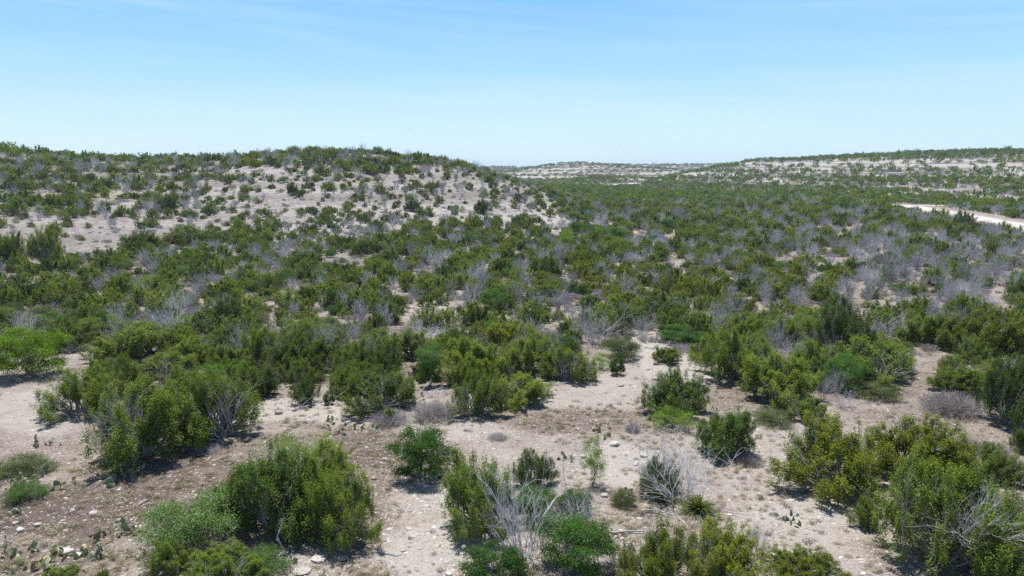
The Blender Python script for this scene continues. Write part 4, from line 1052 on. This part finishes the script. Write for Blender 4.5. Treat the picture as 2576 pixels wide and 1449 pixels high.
for nm, sel, lab in (('hillside_scrub', onA, 'scattered juniper and grey brush covering the near hill'), ('valley_scrub', ~onA, 'dense juniper scrub filling the valley behind the counted shrubs')):
    scatter(nm, TK, arr[sel, 0], arr[sel, 1], arr[sel, 2], rng.rand(sel.sum()) * 6.28, np.stack([arr[sel, 3], arr[sel, 3], arr[sel, 4]], 1), ix[sel], lab)

# far scrub: lighter plants, then patches of several plants
FARJ = []
for i in range(4):
    g, b = juniper_geo(190 + i, w=2.8, h=2.2, lobes=[12, 14, 11, 13][i], tufts=9, leaves=3, L=.17, W=.10, wood=False, mi=(0, 0)); FARJ.append(g)
def farmesh(g, mat): return g.mesh('far_plant', [M[mat]])
FARB = [bare_geo(200 + i, 2.3, 1.7, stems=14, depth=1, kids=5, r=.035).mesh('far_bare', [M['deadgrey']]) for i in range(2)]
g_, b_ = broad_geo(205, w=2., h=1.6, lobes=9, tufts=8, leaves=3, L=.15, W=.08, airy=.3, tree=False, stems=4, mi=(0, 0)); FS = g_
FK = [farmesh(FARJ[0], 'olive'), farmesh(FARJ[1], 'olive'), farmesh(FARJ[2], 'dark'), farmesh(FARJ[3], 'yellow'), farmesh(FS, 'soft'), farmesh(FS, 'mute'), farmesh(FS, 'green')] + FARB
FKI = {'J': [0, 1], 'D': [2], 'Y': [3], 'S': [4], 'M': [5], 'P': [6], 'B': [7, 8], 'L': [6]}
FW = [2.8, 2.8, 2.8, 2.8, 2, 2, 2, 2.3, 2.3]; FH = [2.2, 2.2, 2.2, 2.2, 1.6, 1.6, 1.6, 1.7, 1.7]
def far_band(r0, r1, cell, az0, az1, seed, wscale, nm, lab, umin=-1e9):
    x, y, r, rng = candidates(r0, r1, cell, az0, az1, seed); z = terrain(x, y); u, v = project(x, y, z)
    d, A, BC = density(u, v, x, y, r)
    k = (rng.rand(len(x)) < d) & road_dist_ok(x, y) & ((fbm(x / 14, y / 14, 63) > -.45) | (d < .6)) & (u > umin)
    x, y, z, r, u, v, A, BC = (q[k] for q in (x, y, z, r, u, v, A, BC))
    kd = kinds_for(u, v, r, A, BC, rng)
    # the far slopes carry darker plants
    kd = np.where((kd == 'Y') & BC, 'D', kd)
    ix = np.array([FKI[q][rng.randint(len(FKI[q]))] for q in kd]); w = rng.uniform(1.9, 3.6, len(x)) * wscale; h = w * rng.uniform(.5, .8, len(x)) * np.where(wscale > 1.5, .62, 1)
    W_ = np.array(FW)[ix]; H_ = np.array(FH)[ix]
    scatter(nm, FK, x, y, z - .05, rng.rand(len(x)) * 6.28, np.stack([w / W_, w / W_, h / H_], 1), ix, lab)
    return len(x)
n1 = far_band(220, 420, 3.0, -44, 44, 21, 1.15, 'distant_scrub', 'dark juniper scrub of the far valley and ridge foot')
n2 = far_band(420, 700, 3.9, 5, 44, 22, 1.3, 'ridge_scrub', 'dark juniper scrub dotting the pale right-hand ridge')
n3 = far_band(420, 640, 4.5, -8, 5, 23, 1.6, 'far_valley_scrub', 'even dark scrub at the foot of the far pale hill')
n4 = far_band(640, 1130, 5.6, -8, 22, 24, 1.7, 'far_hill_scrub', 'tiny dark shrubs dotting the far pale hill')
n5 = far_band(1400, 2050, 14, -8, 22, 25, 4.2, 'horizon_scrub', 'dark scrub line on the farthest ridge')
print('indiv', len(indiv), 'rest', len(rest), 'far', n1, n2, n3, n4, n5, count)

# loose stones and dry tufts
PEB = [rock_mesh('chip', 500 + i, 1, [.6, .5, .7, .45][i]) for i in range(4)]
def near_pts(n, r0, r1, seed, p=1.6):
    rng = rs(seed); a = R(1) * rng.uniform(-46, 46, n); t = rng.rand(n); r = r0 * (r1 / r0) ** (t ** 1.0)
    x = r * np.sin(a); y = r * np.cos(a); z = terrain(x, y); u, v = project(x, y, z); return rng, x, y, z, u, v, r
rng, x, y, z, u, v, r = near_pts(150000, 14, 85, 31)
dn = .30 + .7 * ellf(u, v, PALE) + .3 * fbm(x / 3, y / 3, 71) + .12 * ellf(u, v, BROWN)
k = rng.rand(len(x)) < np.clip(dn, .05, 1) * .62
x, y, z, r = x[k], y[k], z[k], r[k]; s = .024 + .16 * rng.rand(len(x)) ** 7 + .035 * rng.rand(len(x)) ** 2; s *= 1 + (r > 40) * .5
scatter('gravel', PEB, x, y, z - s * .16, rng.rand(len(x)) * 6.28, np.stack([s * 1.3, s * rng.uniform(.7, 1.1, len(x)), s * rng.uniform(.5, 1, len(x))], 1), rng.randint(0, 4, len(x)), 'pale limestone chips strewn over the clearing')
rng, x, y, z, u, v, r = near_pts(26000, 90, 200, 32)
k = (rng.rand(len(x)) < .5) & (u < 1500); x, y, z = x[k], y[k], z[k]; s = .14 + .5 * rng.rand(len(x)) ** 6
scatter('slope_rubble', PEB, x, y, z - s * .05, rng.rand(len(x)) * 6.28, np.stack([s * 1.5, s, s * .7], 1), rng.randint(0, 4, len(x)), 'white limestone rubble lying on the near hill slope')
TUF = [tuft_geo(510 + i).mesh('tuft', [M['straw']]) for i in range(3)] + [herb_geo(520 + i).mesh('herb', [M['herb']]) for i in range(3)]
rng, x, y, z, u, v, r = near_pts(34000, 14, 110, 33)
dn = .35 + .9 * fbm(x / 4, y / 4, 81) + .5 * ellf(u, v, BROWN) - .35 * ellf(u, v, PALE); k = rng.rand(len(x)) < np.clip(dn, .03, 1) * .8
x, y, z = x[k], y[k], z[k]; s = rng.uniform(.35, 1.1, len(x))
scatter('dry_grass', TUF, x, y, z, rng.rand(len(x)) * 6.28, np.stack([s, s, s * rng.uniform(.5, .9, len(x))], 1), rng.randint(0, 6, len(x)), 'short dry grass and low herbs dotting the bare ground')
# low twiggy sub-shrubs of the bare slopes
g1 = twig_ball(530, 1.0, .45, 90, .008).mesh('low_twigs', [M['mauve']])
rng, x, y, z, u, v, r = near_pts(14000, 40, 230, 34)
k = (rng.rand(len(x)) < .5) & road_dist_ok(x, y) & (v < 900); x, y, z = x[k], y[k], z[k]; s = rng.uniform(.4, 1.3, len(x))
g2 = herb_geo(531, 1.0, .5, 240).mesh('low_herb', [M['mute']]); g3 = herb_geo(532, 1.0, .5, 240).mesh('low_herb', [M['herb']])
for q in (g2, g3): 
    co = np.zeros(len(q.vertices) * 3, np.float32)
scatter('low_brush', [g1, g1, g2, g3], x, y, z, rng.rand(len(x)) * 6.28, np.stack([s, s, s * .9], 1), rng.randint(0, 4, len(x)), 'knee-high twiggy brush between the larger shrubs')

# ------------------------------------------------------------------ sky, sun, camera
SUN_EL, SUN_AZ = 74.0, -18.0       # azimuth from straight ahead, minus = to the left
w = bpy.data.worlds.new('World'); bpy.context.scene.world = w; w.use_nodes = True; nt = w.node_tree; nt.nodes.clear()
sky = nt.nodes.new('ShaderNodeTexSky'); sky.sky_type = 'NISHITA'; sky.sun_disc = False; sky.sun_elevation = R(SUN_EL); sky.sun_rotation = R(SUN_AZ)
sky.altitude = 700; sky.air_density = 1.0; sky.dust_density = .4; sky.ozone_density = 1.5
tc = nt.nodes.new('ShaderNodeTexCoord'); sep = nt.nodes.new('ShaderNodeSeparateXYZ'); nt.links.new(tc.outputs['Generated'], sep.inputs[0])
cb = nt.nodes.new('ShaderNodeCombineXYZ')
nt.links.new(sep.outputs[0], cb.inputs[0]); nt.links.new(math_(nt, 'MULTIPLY_ADD', sep.outputs[0], .055, sep.outputs[2]), cb.inputs[2]); nt.links.new(sep.outputs[1], cb.inputs[1])
def streak(sx, sz, det, dist, off):
    mp = nt.nodes.new('ShaderNodeMapping'); mp.inputs['Scale'].default_value = (sx, sx, sz); mp.inputs['Location'].default_value = (off, off * .7, off * .3); nt.links.new(cb.outputs[0], mp.inputs[0])
    n = nt.nodes.new('ShaderNodeTexNoise'); n.inputs['Scale'].default_value = 1; n.inputs['Detail'].default_value = det; n.inputs['Roughness'].default_value = .55; n.inputs['Distortion'].default_value = dist
    nt.links.new(mp.outputs[0], n.inputs['Vector']); return n.outputs['Fac']
c1 = streak(1.6, 34, 6, .35, 3.1); c3 = streak(.9, 11, 3, .5, 7.7); c4 = streak(3.0, 110, 5, .3, 1.3)
cf = math_(nt, 'MULTIPLY', ramp(nt, math_(nt, 'MULTIPLY_ADD', c4, .25, math_(nt, 'MULTIPLY', c1, .78)), [(.44, (0,) * 3), (.68, (1,) * 3)]), ramp(nt, c3, [(.36, (.12,) * 3), (.60, (1,) * 3)]))
cf = math_(nt, 'ADD', cf, math_(nt, 'MULTIPLY', ramp(nt, c3, [(.40, (0,) * 3), (.70, (1,) * 3)]), .45))
hs = nt.nodes.new('ShaderNodeHueSaturation'); hs.inputs['Saturation'].default_value = 1.0; nt.links.new(sky.outputs[0], hs.inputs['Color'])
grad = ramp(nt, sep.outputs[2], [(0.0, (.56, .745, .92)), (.06, (.49, .70, .925)), (.13, (.33, .60, .90)), (.235, (.14, .43, .82)), (.32, (.09, .30, .62)), (.48, (.035, .12, .34)), (1.0, (.02, .06, .20))])
gs = nt.nodes.new('ShaderNodeVectorMath'); gs.operation = 'SCALE'; gs.inputs['Scale'].default_value = 10; nt.links.new(grad, gs.inputs[0])
skyc = mixc(nt, .85, hs.outputs[0], gs.outputs[0])
colr = mixc(nt, math_(nt, 'MULTIPLY', cf, .27), skyc, (7.0, 8.2, 9.2))
bg = nt.nodes.new('ShaderNodeBackground'); bg.inputs[1].default_value = .10; nt.links.new(colr, bg.inputs[0])
wo = nt.nodes.new('ShaderNodeOutputWorld'); nt.links.new(bg.outputs[0], wo.inputs[0])

sl = bpy.data.lights.new('sun', 'SUN'); sl.energy = 4.9; sl.angle = R(.53); sl.color = (1, .965, .91)
so = bpy.data.objects.new('sun', sl); C.objects.link(so)
from mathutils import Vector
sd = Vector((math.sin(R(SUN_AZ)) * math.cos(R(SUN_EL)), math.cos(R(SUN_AZ)) * math.cos(R(SUN_EL)), math.sin(R(SUN_EL))))
so.rotation_euler = sd.to_track_quat('Z', 'Y').to_euler(); so.location = (0, 0, 60)

cd = bpy.data.cameras.new('camera'); cd.sensor_width = 36; cd.lens = 36 * F / 2576; cd.clip_start = .5; cd.clip_end = 9000
co = bpy.data.objects.new('camera', cd); C.objects.link(co); co.location = (0, 0, H); co.rotation_euler = (PI / 2 - PITCH, 0, 0)
S = bpy.context.scene; S.camera = co
S.view_settings.view_transform = 'Standard'; S.view_settings.look = 'None'; S.view_settings.exposure = .38; S.view_settings.gamma = 1
S.render.engine = 'CYCLES'; S.cycles.max_bounces = 5; S.cycles.diffuse_bounces = 3; S.cycles.transmission_bounces = 2; S.cycles.transparent_max_bounces = 4
S.cycles.use_adaptive_sampling = True; S.cycles.use_denoising = False

hm = bpy.data.meshes.new('haze'); X0, X1, Y0, Y1, Z0, Z1 = -3300, 3300, -3300, 3300, -8, 48
hm.from_pydata([(X0, Y0, Z0), (X1, Y0, Z0), (X1, Y1, Z0), (X0, Y1, Z0), (X0, Y0, Z1), (X1, Y0, Z1), (X1, Y1, Z1), (X0, Y1, Z1)], [], [(0, 3, 2, 1), (4, 5, 6, 7), (0, 1, 5, 4), (1, 2, 6, 5), (2, 3, 7, 6), (3, 0, 4, 7)])
m, nt, o = new_mat('haze'); pv = N(nt, 'ShaderNodeVolumePrincipled'); pv.inputs['Color'].default_value = (.72, .84, 1, 1); pv.inputs['Density'].default_value = .00018; pv.inputs['Anisotropy'].default_value = .2
nt.links.new(pv.outputs[0], o.inputs['Volume']); hm.materials.append(m); tag(ob('haze', hm), 'thin bluish air over the whole land', kind='stuff')
S.cycles.volume_bounces = 0
